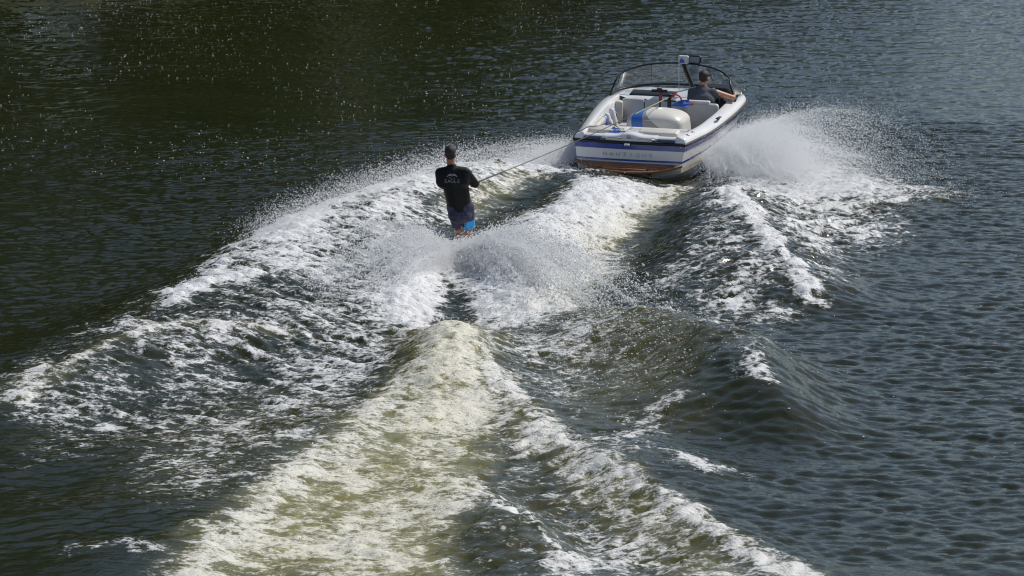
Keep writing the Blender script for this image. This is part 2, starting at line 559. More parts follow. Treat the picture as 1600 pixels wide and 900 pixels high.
# the two arms of the churned cone
ridge([(650, 585, .08), (615, 615, .12), (560, 655, .14), (470, 715, .13), (390, 765, .15), (300, 840, .12), (240, 900, .08)], 0.55, 1.1)
ridge([(765, 575, .08), (805, 605, .20), (870, 652, .27), (940, 702, .27), (1010, 755, .24), (1090, 805, .20), (1180, 850, .15), (1290, 905, .10)], 0.45, 0.8)
ridge([(790, 650, -.06), (850, 720, -.22), (920, 800, -.22), (980, 900, -.16)], 0.7, 0.7)
# thin crest inside the cone and small swells at the right of it
ridge([(720, 745, .06), (780, 785, .16), (850, 825, .18), (950, 870, .14)], 0.18, 0.5)
ridge([(930, 655, .06), (1010, 690, .20), (1090, 722, .24), (1130, 745, .1)], 0.4, 0.8)
ridge([(1190, 560, .05), (1230, 590, .07), (1260, 640, .07), (1240, 700, .03)], 0.6, 1.2)
# white mounds the skier's feet throw up on both sides
ridge([(745, 408, .04), (790, 430, .24), (825, 470, .22), (850, 515, .0)], 0.5, 0.5)
ridge([(695, 415, .02), (655, 440, .20), (615, 478, .16), (580, 515, .0)], 0.5, 0.5)
# long swells at the lower left
ridge([(30, 690, .05), (140, 700, .10), (260, 690, .10), (360, 672, .04)], 0.8, 1.4)
ridge([(-10, 800, .08), (90, 790, .12), (200, 775, .10), (280, 770, .03)], 0.6, 1.2)
ridge([(40, 870, .04), (170, 862, .16), (270, 875, .12)], 0.4, 0.9)

# --- foam cover
foam_poly([(905, 236), (850, 228), (780, 230), (700, 248), (600, 283), (500, 318), (430, 347), (360, 388), (300, 428), (262, 470), (330, 470), (450, 455), (560, 435), (640, 392), (690, 352), (750, 315), (820, 280), (880, 262)], 0.5, 0.46, 0.2)
foam_line([(900, 240), (850, 234), (780, 234), (700, 250), (600, 284), (500, 322), (420, 362)], 0.7, 0.82, 0.42)
foam_poly([(880, 236), (780, 234), (690, 256), (560, 305), (430, 365), (360, 410), (480, 395), (600, 350), (700, 300), (800, 265)], 0.6, 0.62, 0.4)
foam_line([(420, 368), (350, 420), (275, 476)], 0.45, 0.56, 0.3)
foam_line([(272, 480), (300, 462), (345, 447), (400, 436)], 0.25, 0.9, 0.3)
foam_line([(820, 268), (770, 290), (720, 318)], 0.35, 0.5, 0.25, 0.55)
# left, old lacy foam
foam_poly([(250, 500), (420, 470), (560, 445), (640, 470), (655, 555), (600, 615), (500, 690), (380, 700), (200, 690), (60, 690), (20, 620), (120, 556), (200, 532)], 0.8, 0.27, 0.1)
foam_poly([(440, 480), (560, 455), (640, 480), (650, 555), (600, 600), (480, 640), (420, 590)], 0.9, 0.40, 0.05)
foam_line([(30, 603), (80, 575), (140, 548), (210, 528), (300, 513), (420, 500)], 0.20, 0.50, 0.34, 0.25)
foam_line([(300, 520, .9), (360, 545, 1), (430, 560, .9), (500, 585, .8), (560, 600, .9)], 0.25, 0.48, 0.2)
foam_line([(40, 640, 1), (110, 655, 1), (200, 640, .9), (280, 660, .8), (360, 640, .8)], 0.25, 0.42, 0.1)
foam_line([(150, 860), (210, 850), (260, 870)], 0.3, 0.36, 0.1)
foam_poly([(330, 630), (560, 590), (650, 565), (610, 640), (480, 715), (340, 800), (190, 770), (230, 690)], 0.7, 0.31, 0.05, 0.12)
# propeller wash
foam_poly([(1065, 283), (985, 280), (915, 283), (860, 318), (800, 358), (735, 398), (705, 430), (760, 470), (850, 462), (890, 410), (940, 365), (1000, 325)], 0.45, 0.84, 0.15)
foam_poly([(940, 330), (900, 380), (860, 440), (800, 490), (870, 500), (930, 420), (990, 350)], 0.5, 0.5, 0.1, 0.5)
foam_line([(1060, 290), (1000, 325), (935, 372), (885, 420)], 0.3, 0.55, 0.1, 0.75)
foam_poly([(700, 405), (610, 420), (555, 460), (575, 505), (640, 520), (698, 480)], 0.5, 0.92, 0.1)
foam_poly([(770, 420), (880, 430), (900, 480), (840, 530), (760, 510)], 0.5, 0.95, 0.1)
foam_line([(721, 396), (717, 428)], 0.4, 0.9, 0.0)
# boil and cone
foam_line([(706, 492), (700, 530), (690, 580), (680, 630)], 0.55, 0.66, 0.3, 1.0)
foam_poly([(690, 605), (730, 605), (795, 650), (770, 700), (735, 750), (720, 800), (690, 900), (310, 900), (370, 818), (490, 722), (600, 645)], 0.4, 0.41, 0.1, 0.9)
foam_line([(655, 575), (600, 622), (530, 680), (465, 728), (395, 785), (335, 850), (305, 900)], 0.32, 0.55, 0.2, 0.75)
foam_line([(330, 830), (440, 840), (560, 850), (680, 870)], 0.3, 0.54, 0.1, 0.6)
foam_line([(560, 650), (640, 690), (700, 720), (690, 780)], 0.28, 0.52, 0.2, 0.8)
foam_line([(740, 555), (800, 605), (870, 655), (940, 702), (1010, 752), (1090, 805), (1170, 848), (1240, 875), (1300, 895)], 0.28, 0.66, 0.24, 0.3)
foam_line([(760, 590), (830, 650), (900, 700), (960, 755), (1030, 815), (1100, 870)], 0.40, 0.40, 0.2, 0.45)
foam_poly([(780, 660), (850, 690), (930, 760), (1050, 850), (1080, 900), (720, 900), (735, 790), (760, 720)], 0.4, 0.20, 0.0, 0.12)
foam_line([(725, 742), (780, 783), (850, 825), (950, 870)], 0.12, 0.56, 0.15)
foam_poly([(850, 770), (960, 780), (1100, 870), (1130, 900), (860, 900)], 0.5, 0.36, 0.1, 0.1)
# water to the right of the cone
foam_poly([(790, 500), (900, 470), (960, 500), (950, 580), (900, 640), (820, 610), (770, 560)], 0.5, 0.34, 0.1, 0.12)
foam_poly([(900, 470), (1060, 490), (1120, 560), (1060, 640), (920, 640), (860, 560)], 0.7, 0.13, 0.2, 0.27)
foam_line([(930, 480), (1020, 478), (1090, 494), (1140, 515), (1172, 545), (1185, 590)], 0.16, 0.34, 0.5)
foam_line([(920, 690), (1000, 670), (1050, 655)], 0.25, 0.34, 0.05)
foam_line([(1060, 712), (1110, 730)], 0.22, 0.42, 0.22)
foam_line([(960, 690), (1060, 715), (1110, 735)], 0.4, 0.25, 0.15)
# starboard
foam_poly([(1115, 262), (1180, 235), (1300, 245), (1400, 275), (1480, 296), (1400, 300), (1260, 320), (1150, 310)], 0.6, 0.66, 0.1)
foam_poly([(1125, 290), (1300, 290), (1420, 310), (1400, 370), (1330, 420), (1275, 465), (1200, 372), (1150, 315)], 0.6, 0.38, 0.1)
foam_poly([(1120, 285), (1160, 330), (1265, 460), (1190, 500), (1080, 500), (980, 455), (1060, 400), (1100, 330)], 0.6, 0.28, 0.1)
foam_line([(1122, 275), (1150, 310), (1195, 368), (1240, 415), (1268, 452)], 0.22, 0.80, 0.34)
foam_line([(1300, 322, 1), (1400, 312, .9), (1490, 300, .5)], 0.35, 0.66, 0.05, 0.15)
foam_line([(1000, 478), (1100, 470), (1200, 482)], 0.4, 0.48, 0.15)

FO *= 0.88
# --- clearing for the hull: the water is pushed down under the boat
BOAT_YAW = R(15.5)
bx0, by0 = G(983, 275)
hx, hy = math.sin(BOAT_YAW), math.cos(BOAT_YAW)
lx = (px_ - bx0) * hy - (py_ - by0) * hx          # boat-local: starboard
ly = (px_ - bx0) * hx + (py_ - by0) * hy          # boat-local: forward
hb = np.interp(ly, [-.6, 0, 3, 4.3, 5.8], [0.5, .86, 1.02, .8, .0])
inhull = np.clip((hb - np.abs(lx)) / 0.15 + 0.5, 0, 1) * np.clip((ly + 0.15) / 0.3, 0, 1) * np.clip((5.9 - ly) / 0.3, 0, 1)
FO *= 1 - inhull

# soften the creases where swells meet
nc_ = int(((xs > -16) & (xs < 16)).sum()); nr_ = len(iw) // nc_
def box(A, r, ax):
    A = np.moveaxis(A, ax, 0)
    P_ = np.concatenate([np.repeat(A[:1], r + 1, 0), A, np.repeat(A[-1:], r, 0)])
    c = np.cumsum(P_, 0)
    return np.moveaxis((c[2 * r + 1:] - c[:-2 * r - 1]) / (2 * r + 1), 0, ax)
Hg = H.reshape(nr_, nc_)
for _ in range(3): Hg = box(box(Hg, 6, 1), 7, 0)
H = Hg.ravel()
# short wave trains that ride on the wake, slanting away from its axis on both sides
T3 = ripple_tile(1024, 24.0, 0.50, 0.14, R(135), 1.0, 8, power=4.0, spread=12)
right_m = np.maximum(poly_mask([(1120, 285), (1450, 300), (1380, 380), (1275, 465), (1190, 510), (960, 465), (1040, 390)], 0.9), poly_mask([(780, 640), (860, 690), (940, 760), (1060, 850), (1080, 910), (700, 910), (720, 780)], 0.7))
right_m = np.maximum(right_m, 0.5 * poly_mask([(900, 480), (1060, 490), (1180, 560), (1150, 680), (920, 650), (850, 560)], 0.9))
left_m = poly_mask([(250, 490), (440, 380), (680, 330), (640, 480), (655, 560), (560, 650), (300, 700), (40, 690), (20, 610), (200, 532)], 0.9)
h3, _a, _b = sample_tile(T3, px_, py_, 0.0)
h4, _a, _b = sample_tile(T3, -px_ + 3.3, py_ + 5.1, 0.0)
tr_h = right_m * h3 * 0.26 + left_m * h4 * 0.16
sd3 = float(h3.std())
FO += np.clip(FO * 3, 0, 1) * (right_m * h3 + left_m * h4) / sd3 * 0.07
H += tr_h

# --- churn: the foam is heaped and torn, streaks run with the flow
n1 = fbm(px_ * 1.7, py_ * 1.25, 4)
n2 = fbm(px_ * 5.5 + 3, py_ * 4.0, 3)
n3 = fbm(px_ * 3.2 + 31, py_ * 2.2 - 7, 3, True)
spk = fbm(px_ * 9.0 - 5, py_ * 6.5 + 2, 2, True)
st = np.clip(FO, 0, 1)
H += st * (0.13 * n1 + 0.075 * n2 + 0.06 * n3) + st ** 2 * 0.045 * spk
H += np.clip(TU, 0, 1) * 0.06 * fbm(px_ * 0.9 + 9, py_ * 1.4, 2)
H = H * (1 - inhull) + inhull * (-0.30)
FO += 0.54 * fbm(px_ * 1.1 + 70, py_ * 0.6, 3) * np.clip(FO * 3, 0, 1)

Hf = np.zeros(X.size); Hf[iw] = H
FOf = np.zeros(X.size, np.float32); FOf[iw] = np.clip(FO, 0, 1.2)
TUf = np.zeros(X.size, np.float32); TUf[iw] = np.clip(TU, 0, 1)
# the wake smooths the wind ripples where the wash has just passed
INH = np.zeros(X.size); INH[iw] = inhull
icore = np.nonzero(core.ravel())[0]
cx_, cy_ = X.ravel()[icore], Y.ravel()[icore]
gust = 0.92 + 1.2 * fbm(cx_ * 0.13 + 3, cy_ * 0.07, 3)
gust = np.clip(gust, 0.45, 1.5) * (1 + 0.15 * np.clip(FOf[icore] * 1.5, 0, 1))
a1, d1x, d1y = sample_tile(T1, cx_, cy_, 0.0)
a2, d2x, d2y = sample_tile(T2, cx_, cy_, 0.35)
fade = np.clip((260 - cy_) / 100, 0, 1) * np.clip((70 - np.abs(cx_)) / 30, 0, 1)
gust = gust * fade * (1 - INH[icore])
Z = Hf.copy()
Z[icore] += gust * (a1 + a2)
XX = X.ravel().copy(); YY = Y.ravel().copy()
XX[icore] += gust * 0.9 * d1x; YY[icore] += gust * 0.9 * d1y

me = bpy.data.meshes.new('water')
nv = X.size
co = np.empty((nv, 3), np.float32); co[:, 0] = XX; co[:, 1] = YY; co[:, 2] = Z
idx = np.arange(nv, dtype=np.int32).reshape(NY, NX)
quads = np.stack([idx[:-1, :-1], idx[:-1, 1:], idx[1:, 1:], idx[1:, :-1]], -1).reshape(-1, 4)
nq = len(quads)
me.vertices.add(nv); me.vertices.foreach_set('co', co.ravel())
me.loops.add(nq * 4); me.loops.foreach_set('vertex_index', quads.ravel())
me.polygons.add(nq)
me.polygons.foreach_set('loop_start', np.arange(0, nq * 4, 4, dtype=np.int32))
me.update(calc_edges=True)
for nm, arr in (('foam', FOf), ('turbid', TUf)):
    at = me.attributes.new(nm, 'FLOAT', 'POINT'); at.data.foreach_set('value', arr.astype(np.float32))

def water_mat():
    m, nt, n, l, b = new_mat('lake_water')
    def node(t, **kw):
        x = n.new(t)
        for k, v in kw.items(): setattr(x, k, v)
        return x
    def math_(op, a, b_=None, c=None, clamp=False):
        x = node('ShaderNodeMath', operation=op, use_clamp=clamp)
        for i, v in enumerate((a, b_, c)):
            if v is None: continue
            if isinstance(v, (int, float)): x.inputs[i].default_value = v
            else: l.new(v, x.inputs[i])
        return x.outputs[0]
    def noise(scale, detail=4, rough=0.6, vec=None, dist=0.0):
        x = node('ShaderNodeTexNoise')
        x.inputs['Scale'].default_value = scale; x.inputs['Detail'].default_value = detail
        x.inputs['Roughness'].default_value = rough; x.inputs['Distortion'].default_value = dist
        l.new(vec, x.inputs['Vector'])
        return x.outputs['Fac']
    tc = node('ShaderNodeTexCoord')
    mp = node('ShaderNodeMapping'); mp.inputs['Scale'].default_value = (0.82, 0.98, 0.8)
    l.new(tc.outputs['Object'], mp.inputs['Vector'])
    V = mp.outputs['Vector']
    fo = node('ShaderNodeAttribute', attribute_name='foam').outputs['Fac']
    tu = node('ShaderNodeAttribute', attribute_name='turbid').outputs['Fac']
    nA = noise(4.2, 8, 0.70, V, 0.6)
    nB = noise(20.0, 4, 0.65, V, 0.3)
    # lacy strands
    nD = node('ShaderNodeTexNoise'); nD.inputs['Scale'].default_value = 2.2; nD.inputs['Detail'].default_value = 3
    l.new(V, nD.inputs['Vector'])
    vm = node('ShaderNodeVectorMath', operation='MULTIPLY_ADD')
    l.new(nD.outputs['Color'], vm.inputs[0]); vm.inputs[1].default_value = (0.5, 0.5, 0.5); l.new(V, vm.inputs[2])
    vo = node('ShaderNodeTexVoronoi', feature='DISTANCE_TO_EDGE'); vo.inputs['Scale'].default_value = 4.6
    l.new(vm.outputs[0], vo.inputs['Vector'])
    lace = math_('SUBTRACT', 0.20, vo.outputs['Distance'])
    nR = noise(3.0, 5, 0.62, V, 1.0)
    rid = math_('SUBTRACT', 0.86, math_('ABSOLUTE', math_('MULTIPLY_ADD', nR, 4.0, -2.0)))
    s = math_('MULTIPLY_ADD', math_('SUBTRACT', nA, 0.5), 1.5, fo)
    s = math_('MULTIPLY_ADD', math_('SUBTRACT', nB, 0.5), 1.1, s)
    s = math_('MULTIPLY_ADD', rid, 0.34, s)
    s = math_('MULTIPLY_ADD', lace, 0.5, s)
    mr = node('ShaderNodeMapRange', interpolation_type='SMOOTHSTEP')
    mr.inputs['From Min'].default_value = 0.45; mr.inputs['From Max'].default_value = 0.86
    l.new(s, mr.inputs['Value'])
    gate = math_('MULTIPLY', fo, 8.0, clamp=True)
    fac = math_('MULTIPLY', mr.outputs[0], gate, clamp=True)
    # water body
    nC = noise(0.35, 3, 0.5, V)
    deep = node('ShaderNodeMix', data_type='RGBA')
    deep.inputs['A'].default_value = (0.011, 0.0145, 0.0045, 1); deep.inputs['B'].default_value = (0.019, 0.0225, 0.006, 1)
    l.new(nC, deep.inputs['Factor'])
    # bubbles below the surface make the wake water paler and olive
    aer = math_('MULTIPLY', fo, 0.55, clamp=True)
    mid = node('ShaderNodeMix', data_type='RGBA'); mid.inputs['B'].default_value = (0.075, 0.08, 0.035, 1)
    l.new(aer, mid.inputs['Factor']); l.new(deep.outputs['Result'], mid.inputs['A'])
    tn = math_('MULTIPLY', tu, math_('MULTIPLY_ADD', nA, 1.6, 0.0), clamp=True)
    tur = node('ShaderNodeMix', data_type='RGBA'); tur.inputs['B'].default_value = (0.29, 0.265, 0.10, 1)
    l.new(tn, tur.inputs['Factor']); l.new(mid.outputs['Result'], tur.inputs['A'])
    l.new(tur.outputs['Result'], b.inputs['Base Color'])
    b.inputs['Roughness'].default_value = 0.07
    b.inputs['IOR'].default_value = 1.333
    nE = noise(26.0, 3, 0.6, V); nF = noise(9.0, 3, 0.55, V)
    hb_ = math_('MULTIPLY_ADD', nE, 0.35, nF)
    bp = node('ShaderNodeBump'); bp.inputs['Strength'].default_value = 0.7; bp.inputs['Distance'].default_value = 0.014
    l.new(hb_, bp.inputs['Height']); l.new(bp.outputs[0], b.inputs['Normal'])
    # foam
    f = node('ShaderNodeBsdfPrincipled')
    fc = node('ShaderNodeMix', data_type='RGBA')
    fc.inputs['A'].default_value = (0.72, 0.73, 0.74, 1); fc.inputs['B'].default_value = (0.70, 0.66, 0.50, 1)
    l.new(math_('MULTIPLY', tu, 0.75), fc.inputs['Factor']); l.new(fc.outputs['Result'], f.inputs['Base Color'])
    f.inputs['Roughness'].default_value = 0.55
    bf = node('ShaderNodeBump'); bf.inputs['Strength'].default_value = 0.9; bf.inputs['Distance'].default_value = 0.05
    hf = math_('MULTIPLY_ADD', nB, 0.5, nA)
    l.new(hf, bf.inputs['Height']); l.new(bf.outputs[0], f.inputs['Normal'])
    mx = node('ShaderNodeMixShader')
    l.new(fac, mx.inputs[0]); l.new(b.outputs[0], mx.inputs[1]); l.new(f.outputs[0], mx.inputs[2])
    l.new(mx.outputs[0], n['Material Output'].inputs['Surface'])
    return m
water = link_mesh('water', me, water_mat(), None, True)
tag(water, 'dark green lake water with a foaming white boat wake', 'water', kind='structure')

# heights on the regular wake grid, for things that float or fly over the water
_wx0 = xs; _wy0 = ys; Zg = Z.reshape(NY, NX); FOg = FOf.reshape(NY, NX)
def water_z(x, y):
    i = np.clip(np.searchsorted(xs, x), 0, NX - 1); j = np.clip(np.searchsorted(ys, y), 0, NY - 1)
    return Zg[j, i]
def foam_at(x, y):
    i = np.clip(np.searchsorted(xs, x), 0, NX - 1); j = np.clip(np.searchsorted(ys, y), 0, NY - 1)
    return FOg[j, i]

# ------------------------------------------------------------------ far bank with a wood on it (seen mostly as a reflection)
shore = smooth_line([(-160, 62, 0), (-60, 74, 0), (-28, 86, 0), (-12.6, 94.8, 0), (-2, 110, 0), (18, 150, 0), (60, 230, 0), (300, 380, 0), (900, 560, 0)], 8)
rings = []
for off, zz in ((-1.2, -0.5), (0.0, 0.02), (0.8, 0.35), (3.0, 1.1), (12, 2.4), (60, 5.0), (400, 14.0), (3000, 40.0)):
    ring = []
    for i, p in enumerate(shore):
        a = Vector(shore[max(i - 1, 0)][:2]); b = Vector(shore[min(i + 1, len(shore) - 1)][:2])
        t = (b - a).normalized(); nrm = Vector((-t.y, t.x))
        if off > 30: nrm = Vector((-0.35, 0.94))
        q = Vector(p[:2]) + nrm * off
        ring.append((q.x, q.y, zz + (0.12 * math.sin(i * 2.3) if 0 < zz < 3 else 0)))
    rings.append(ring)
bank = loft('bank', rings, M['earth'])
tag(bank, 'brown earth bank of the lake in the far left corner', 'bank', kind='structure')

def leaf_mat():
    m, nt, n, l, b = new_mat('leaves')
    oi = n.new('ShaderNodeTexCoord'); no = n.new('ShaderNodeTexNoise'); no.inputs['Scale'].default_value = 0.5
    no.inputs['Detail'].default_value = 5
    l.new(oi.outputs['Object'], no.inputs['Vector'])
    cr = n.new('ShaderNodeValToRGB')
    cr.color_ramp.elements[0].position = 0.35; cr.color_ramp.elements[1].position = 0.68
    cr.color_ramp.elements[0].color = (0.022, 0.052, 0.006, 1); cr.color_ramp.elements[1].color = (0.062, 0.12, 0.014, 1)
    l.new(no.outputs['Fac'], cr.inputs['Fac']); l.new(cr.outputs['Color'], b.inputs['Base Color'])
    b.inputs['Roughness'].default_value = 0.6
    return m
lv = []; 
g2 = np.random.default_rng(21)
P_ = np.array([p[:2] for p in shore])
seg = np.hypot(*np.diff(P_, axis=0).T); cum = np.concatenate([[0], np.cumsum(seg)])
for row, (off, cnt) in enumerate(((5, 60), (11, 55), (19, 50))):
    for k in range(cnt):
        sdist = 60 + (k + g2.random() * 0.8) * 5.2
        qx = np.interp(sdist, cum, P_[:, 0]); qy = np.interp(sdist, cum, P_[:, 1])
        i = min(np.searchsorted(cum, sdist), len(P_) - 1)
        t = P_[i] - P_[i - 1]; t = t / np.hypot(*t)
        cx0 = qx - t[1] * (off + g2.normal() * 1.2); cy0 = qy + t[0] * (off + g2.normal() * 1.2)
        ht = (18 + row * 5 + g2.random() * 7) * float(np.interp(qx, [-5, 8, 40], [1.0, .55, .35]))
        if qx > 60: continue
        nl = 520
        d = g2.normal(size=(nl, 3)); d /= np.linalg.norm(d, axis=1)[:, None]
        rad = (0.55 + 0.45 * g2.random(nl)) ** 0.6
        lump = 1 + 0.25 * np.sin(d[:, 0] * 5 + k) * np.cos(d[:, 2] * 4 + row)
        c = d * (rad * lump)[:, None] * np.array([3.6, 3.6, ht * 0.48]) + np.array([cx0, cy0, ht * 0.52 + 0.4])
        lv.append(c)
C_ = np.concatenate(lv).astype(np.float32)
nl = len(C_)
u = g2.normal(size=(nl, 3)); u /= np.linalg.norm(u, axis=1)[:, None]
w = g2.normal(size=(nl, 3)); w -= (w * u).sum(1)[:, None] * u; w /= np.linalg.norm(w, axis=1)[:, None]
sz = (0.35 + 0.45 * g2.random(nl))[:, None]
vv = np.stack([C_ - u * sz, C_ - w * sz * 0.6, C_ + u * sz, C_ + w * sz * 0.6], 1).reshape(-1, 3)
def quads_obj(name, vv, fsize, mat):
    me = bpy.data.meshes.new(name)
    n_ = len(vv); nf = n_ // fsize
    me.vertices.add(n_); me.vertices.foreach_set('co', vv.astype(np.float32).ravel())
    me.loops.add(n_); me.loops.foreach_set('vertex_index', np.arange(n_, dtype=np.int32))
    me.polygons.add(nf); me.polygons.foreach_set('loop_start', np.arange(0, n_, fsize, dtype=np.int32))
    me.update(calc_edges=True)
    return link_mesh(name, me, mat, None, False)
wood = quads_obj('wood', vv, 4, leaf_mat())
tag(wood, 'dark green wood along the far bank mirrored in the water', 'wood', kind='stuff')

# ================================================================== the boat
boat = empty('motorboat', (bx0, by0, 0.0), (R(2.2), R(1.0), -BOAT_YAW))
boat.rotation_mode = 'XYZ'
tag(boat, 'white open ski boat with blue stripes and black rimmed windshield towing the skier', 'boat')

ST = np.array([  # y, half beam at rail, rail z, chine half beam, chine z, keel z
    (0.00, 0.97, 0.58, 0.90, 0.10, -0.04),
    (0.60, 1.05, 0.585, 0.96, 0.09, -0.07),
    (1.30, 1.14, 0.60, 1.02, 0.09, -0.11),
    (2.20, 1.22, 0.66, 1.06, 0.09, -0.15),
    (3.10, 1.25, 0.715, 1.06, 0.10, -0.17),
    (3.90, 1.20, 0.73, 0.98, 0.13, -0.17),
    (4.50, 1.03, 0.675, 0.78, 0.17, -0.14),
    (5.00, 0.78, 0.59, 0.52, 0.21, -0.06),
    (5.40, 0.46, 0.50, 0.26, 0.25, 0.06),
    (5.68, 0.19, 0.44, 0.09, 0.30, 0.18),
    (5.80, 0.02, 0.43, 0.01, 0.34, 0.28)])
def cubic(xq, xp, fp):
    P = spline([(a, b, 0) for a, b in zip(xp, fp)], 400)
    return np.interp(xq, [p.x for p in P], [p.y for p in P])
def station(y):
    return [float(cubic(y, ST[:, 0], ST[:, i])) for i in range(1, 6)]
ysn = np.concatenate([np.linspace(0, 4.8, 34), np.linspace(4.92, 5.8, 14)])
SS = [(y,) + tuple(station(y)) for y in ysn]

def side_pt(S, t):
    """point on the topside, t = 0 at the chine, 1 at the rail; slight flare"""
    y, b, s, c, cz, k = S
    return (c + (b - c) * (t ** 1.25), y, cz + (s - cz) * t)

# hull skin, both sides and bottom in one shell, transom closing it
TT = [0, .08, .16, .25, .35, .45, .55, .65, .75, .85, .93, 1.0]
rings = []
for S in SS:
    y, b, s, c, cz, k = S
    half = [(0, y, k), (c * .5, y, k + (cz - k) * .42), (c * .97, y, cz - 0.012)] + [side_pt(S, t) for t in TT]
    ring = [(-p[0], p[1], p[2]) for p in reversed(half)] + half[1:]
    rings.append(ring)
hull = loft('hull', rings, M['gel_white'], boat, False, False, 30)
# the bottom and lower hull are cream: second slot by height on the side
hull.data.materials.append(M['gel_cream'])
for p in hull.data.polygons:
    v = p.center
    S = station(v.y)
    if v.z < S[3] + 0.11 * (S[1] - S[3]) + 0.01: p.material_index = 1
# transom plate
S0 = SS[0]
half = [(0, 0, S0[5]), (S0[3] * .5, 0, S0[5] + (S0[4] - S0[5]) * .42), (S0[3] * .97, 0, S0[4] - .012)] + [side_pt(S0, t) for t in TT]
outl = [(-p[0], -0.001, p[2]) for p in reversed(half)] + [(p[0], -0.001, p[2]) for p in half[1:]]
mid_z = 0.3
tv = outl + [(p[0] * 0.0, -0.03, p[2]) for p in outl]
def tr_y(x): return -0.04 * (1 - (x / 0.97) ** 2)
tv = []; tf = []
NT = 15
zl = [p for p in half]
for p in half:
    for k_ in range(NT):
        x = -p[0] + 2 * p[0] * k_ / (NT - 1)
        tv.append((x, tr_y(x) - 0.002, p[2]))
for i in range(len(half) - 1):
    for k_ in range(NT - 1):
        tf.append((i * NT + k_, i * NT + k_ + 1, (i + 1) * NT + k_ + 1, (i + 1) * NT + k_))
transom = mesh('transom', tv, tf, M['gel_white'], boat)
transom.data.materials.append(M['gel_cream'])
for p in transom.data.polygons:
    if p.center.z < 0.15: p.material_index = 1

def stripe(name, t0, t1, parent, mat, off=0.004, t0b=None, t1b=None):
    rr = []
    NS = len(SS)
    for i, S in enumerate(SS):
        f = i / (NS - 1)
        a = t0 + ((t0b if t0b is not None else t0) - t0) * f
        b_ = t1 + ((t1b if t1b is not None else t1) - t1) * f
        rr.append([(side_pt(S, a + (b_ - a) * q)[0] + off, S[0], side_pt(S, a + (b_ - a) * q)[2]) for q in (0, .33, .66, 1)])
    ra = [[(-p[0], p[1], p[2]) for p in r_] for r_ in rr]
    loft(name, ra, mat, parent); loft(name, rr, mat, parent)
    # across the transom
    za = [side_pt(S0, t0 + (t1 - t0) * q) for q in (0, .5, 1)]
    rows = []
    for p in za:
        rows.append([(-p[0] - off + 2 * (p[0] + off) * k_ / 14, tr_y(-p[0] + 2 * p[0] * k_ / 14) - off - 0.003, p[2]) for k_ in range(15)])
    loft(name, rows, mat, parent)
stripe('hull_stripe', 0.76, 0.97, hull, M['gel_blue'], t0b=0.86)
stripe('hull_stripe', 0.34, 0.41, hull, M['gel_blue'], t0b=0.66, t1b=0.72)

# rub rail
railp = [(-station(y)[0] - .012, y, station(y)[1] + .005) for y in np.linspace(5.79, 0.04, 46)]
railp += [(x, tr_y(x) - 0.02, 0.585) for x in np.linspace(-0.97, 0.97, 17)]
railp += [(station(y)[0] + .012, y, station(y)[1] + .005) for y in np.linspace(0.04, 5.79, 46)]
tube('rub_rail', railp, 0.026, M['rubber'], boat, 8)

# gunwale: rounded cap from the rail to the coaming, then the inner liner down to the floor
FLOOR = 0.17
def gun_prof(y):
    b, s = station(y)[:2]
    ins = float(np.interp(y, [0, .5, 1.5, 3.0, 3.6, 4.3], [.16, .17, .2, .24, .26, .3]))
    return [(b - .004, s + .008), (b - .008, s + .055), (b - .035, s + .095), (b - .08, s + .115), (b - ins + .03, s + .135), (b - ins, s + .132), (b - ins - .012, s + .11), (b - ins - .05, FLOOR + .2), (b - ins - .07, FLOOR)]
ygl = np.linspace(0.008, 4.25, 36)
for sgn in (-1, 1):
    gp = [[(sgn * p[0], y, p[1]) for p in gun_prof(y)] for y in ygl]
    pr0 = gun_prof(0.0); ctr = (sum(p[0] for p in pr0[:6]) / 6, .62)
    gp = [[(sgn * (p[0] + (ctr[0] - p[0]) * q), y, p[1] + (ctr[1] - p[1]) * q) for p in pr0] for (q, y) in ((1.0, .014), (.5, .010), (.12, .004))] + gp
    loft('gunwale', gp, M['gel_white'], boat, sharp=60)

# floor
fr = []
for y in np.linspace(0.3, 4.2, 14):
    w_ = gun_prof(y)[-1][0] + .02
    fr.append([(-w_, y, FLOOR + .004), (w_, y, FLOOR + .004)])
loft('floor', fr, M['carpet'], boat)

# foredeck with crown
rings = []
for y in np.concatenate([np.linspace(3.85, 5.0, 8), np.linspace(5.1, 5.79, 8)]):
    b, s = station(y)[:2]
    row = []
    for k_ in range(17):
        q = -1 + 2 * k_ / 16
        cr = 0.10 + 0.05 * (1 - q * q) * min(1, (5.9 - y) / 1.2)
        edge = 0.0 if abs(q) > .99 else 1.0
        row.append((q * (b - .004), y, s + (cr if edge else .008)))
    rings.append(row)
fd = loft('foredeck', rings, M['gel_white'], boat, sharp=60)
# bulkhead that closes the deck towards the cockpit, dash shelf over it
def half_w(y): return gun_prof(y)[5][0]
rows = []
for y, zc in ((3.28, .80), (3.34, .835), (3.6, .865), (3.97, .905)):
    w_ = half_w(y) + .015
    rows.append([(x, y, (zc if abs(x) < w_ - .05 else station(y)[1] + .128)) for x in np.linspace(-w_, 0.34, 10)])
dash = loft('dash_shelf', rows, M['gel_white'], boat, sharp=60)
rbox('dash_shelf', (0.95, 0.36, 0.05), (0.62, 3.86, .85), (R(6), 0, 0), .02, M['gel_white'], boat)
rbox('glove_box_lid', (0.82, 0.30, 0.02), (-0.42, 3.53, .872), (R(7), 0, 0), .008, M['black_plastic'], boat)
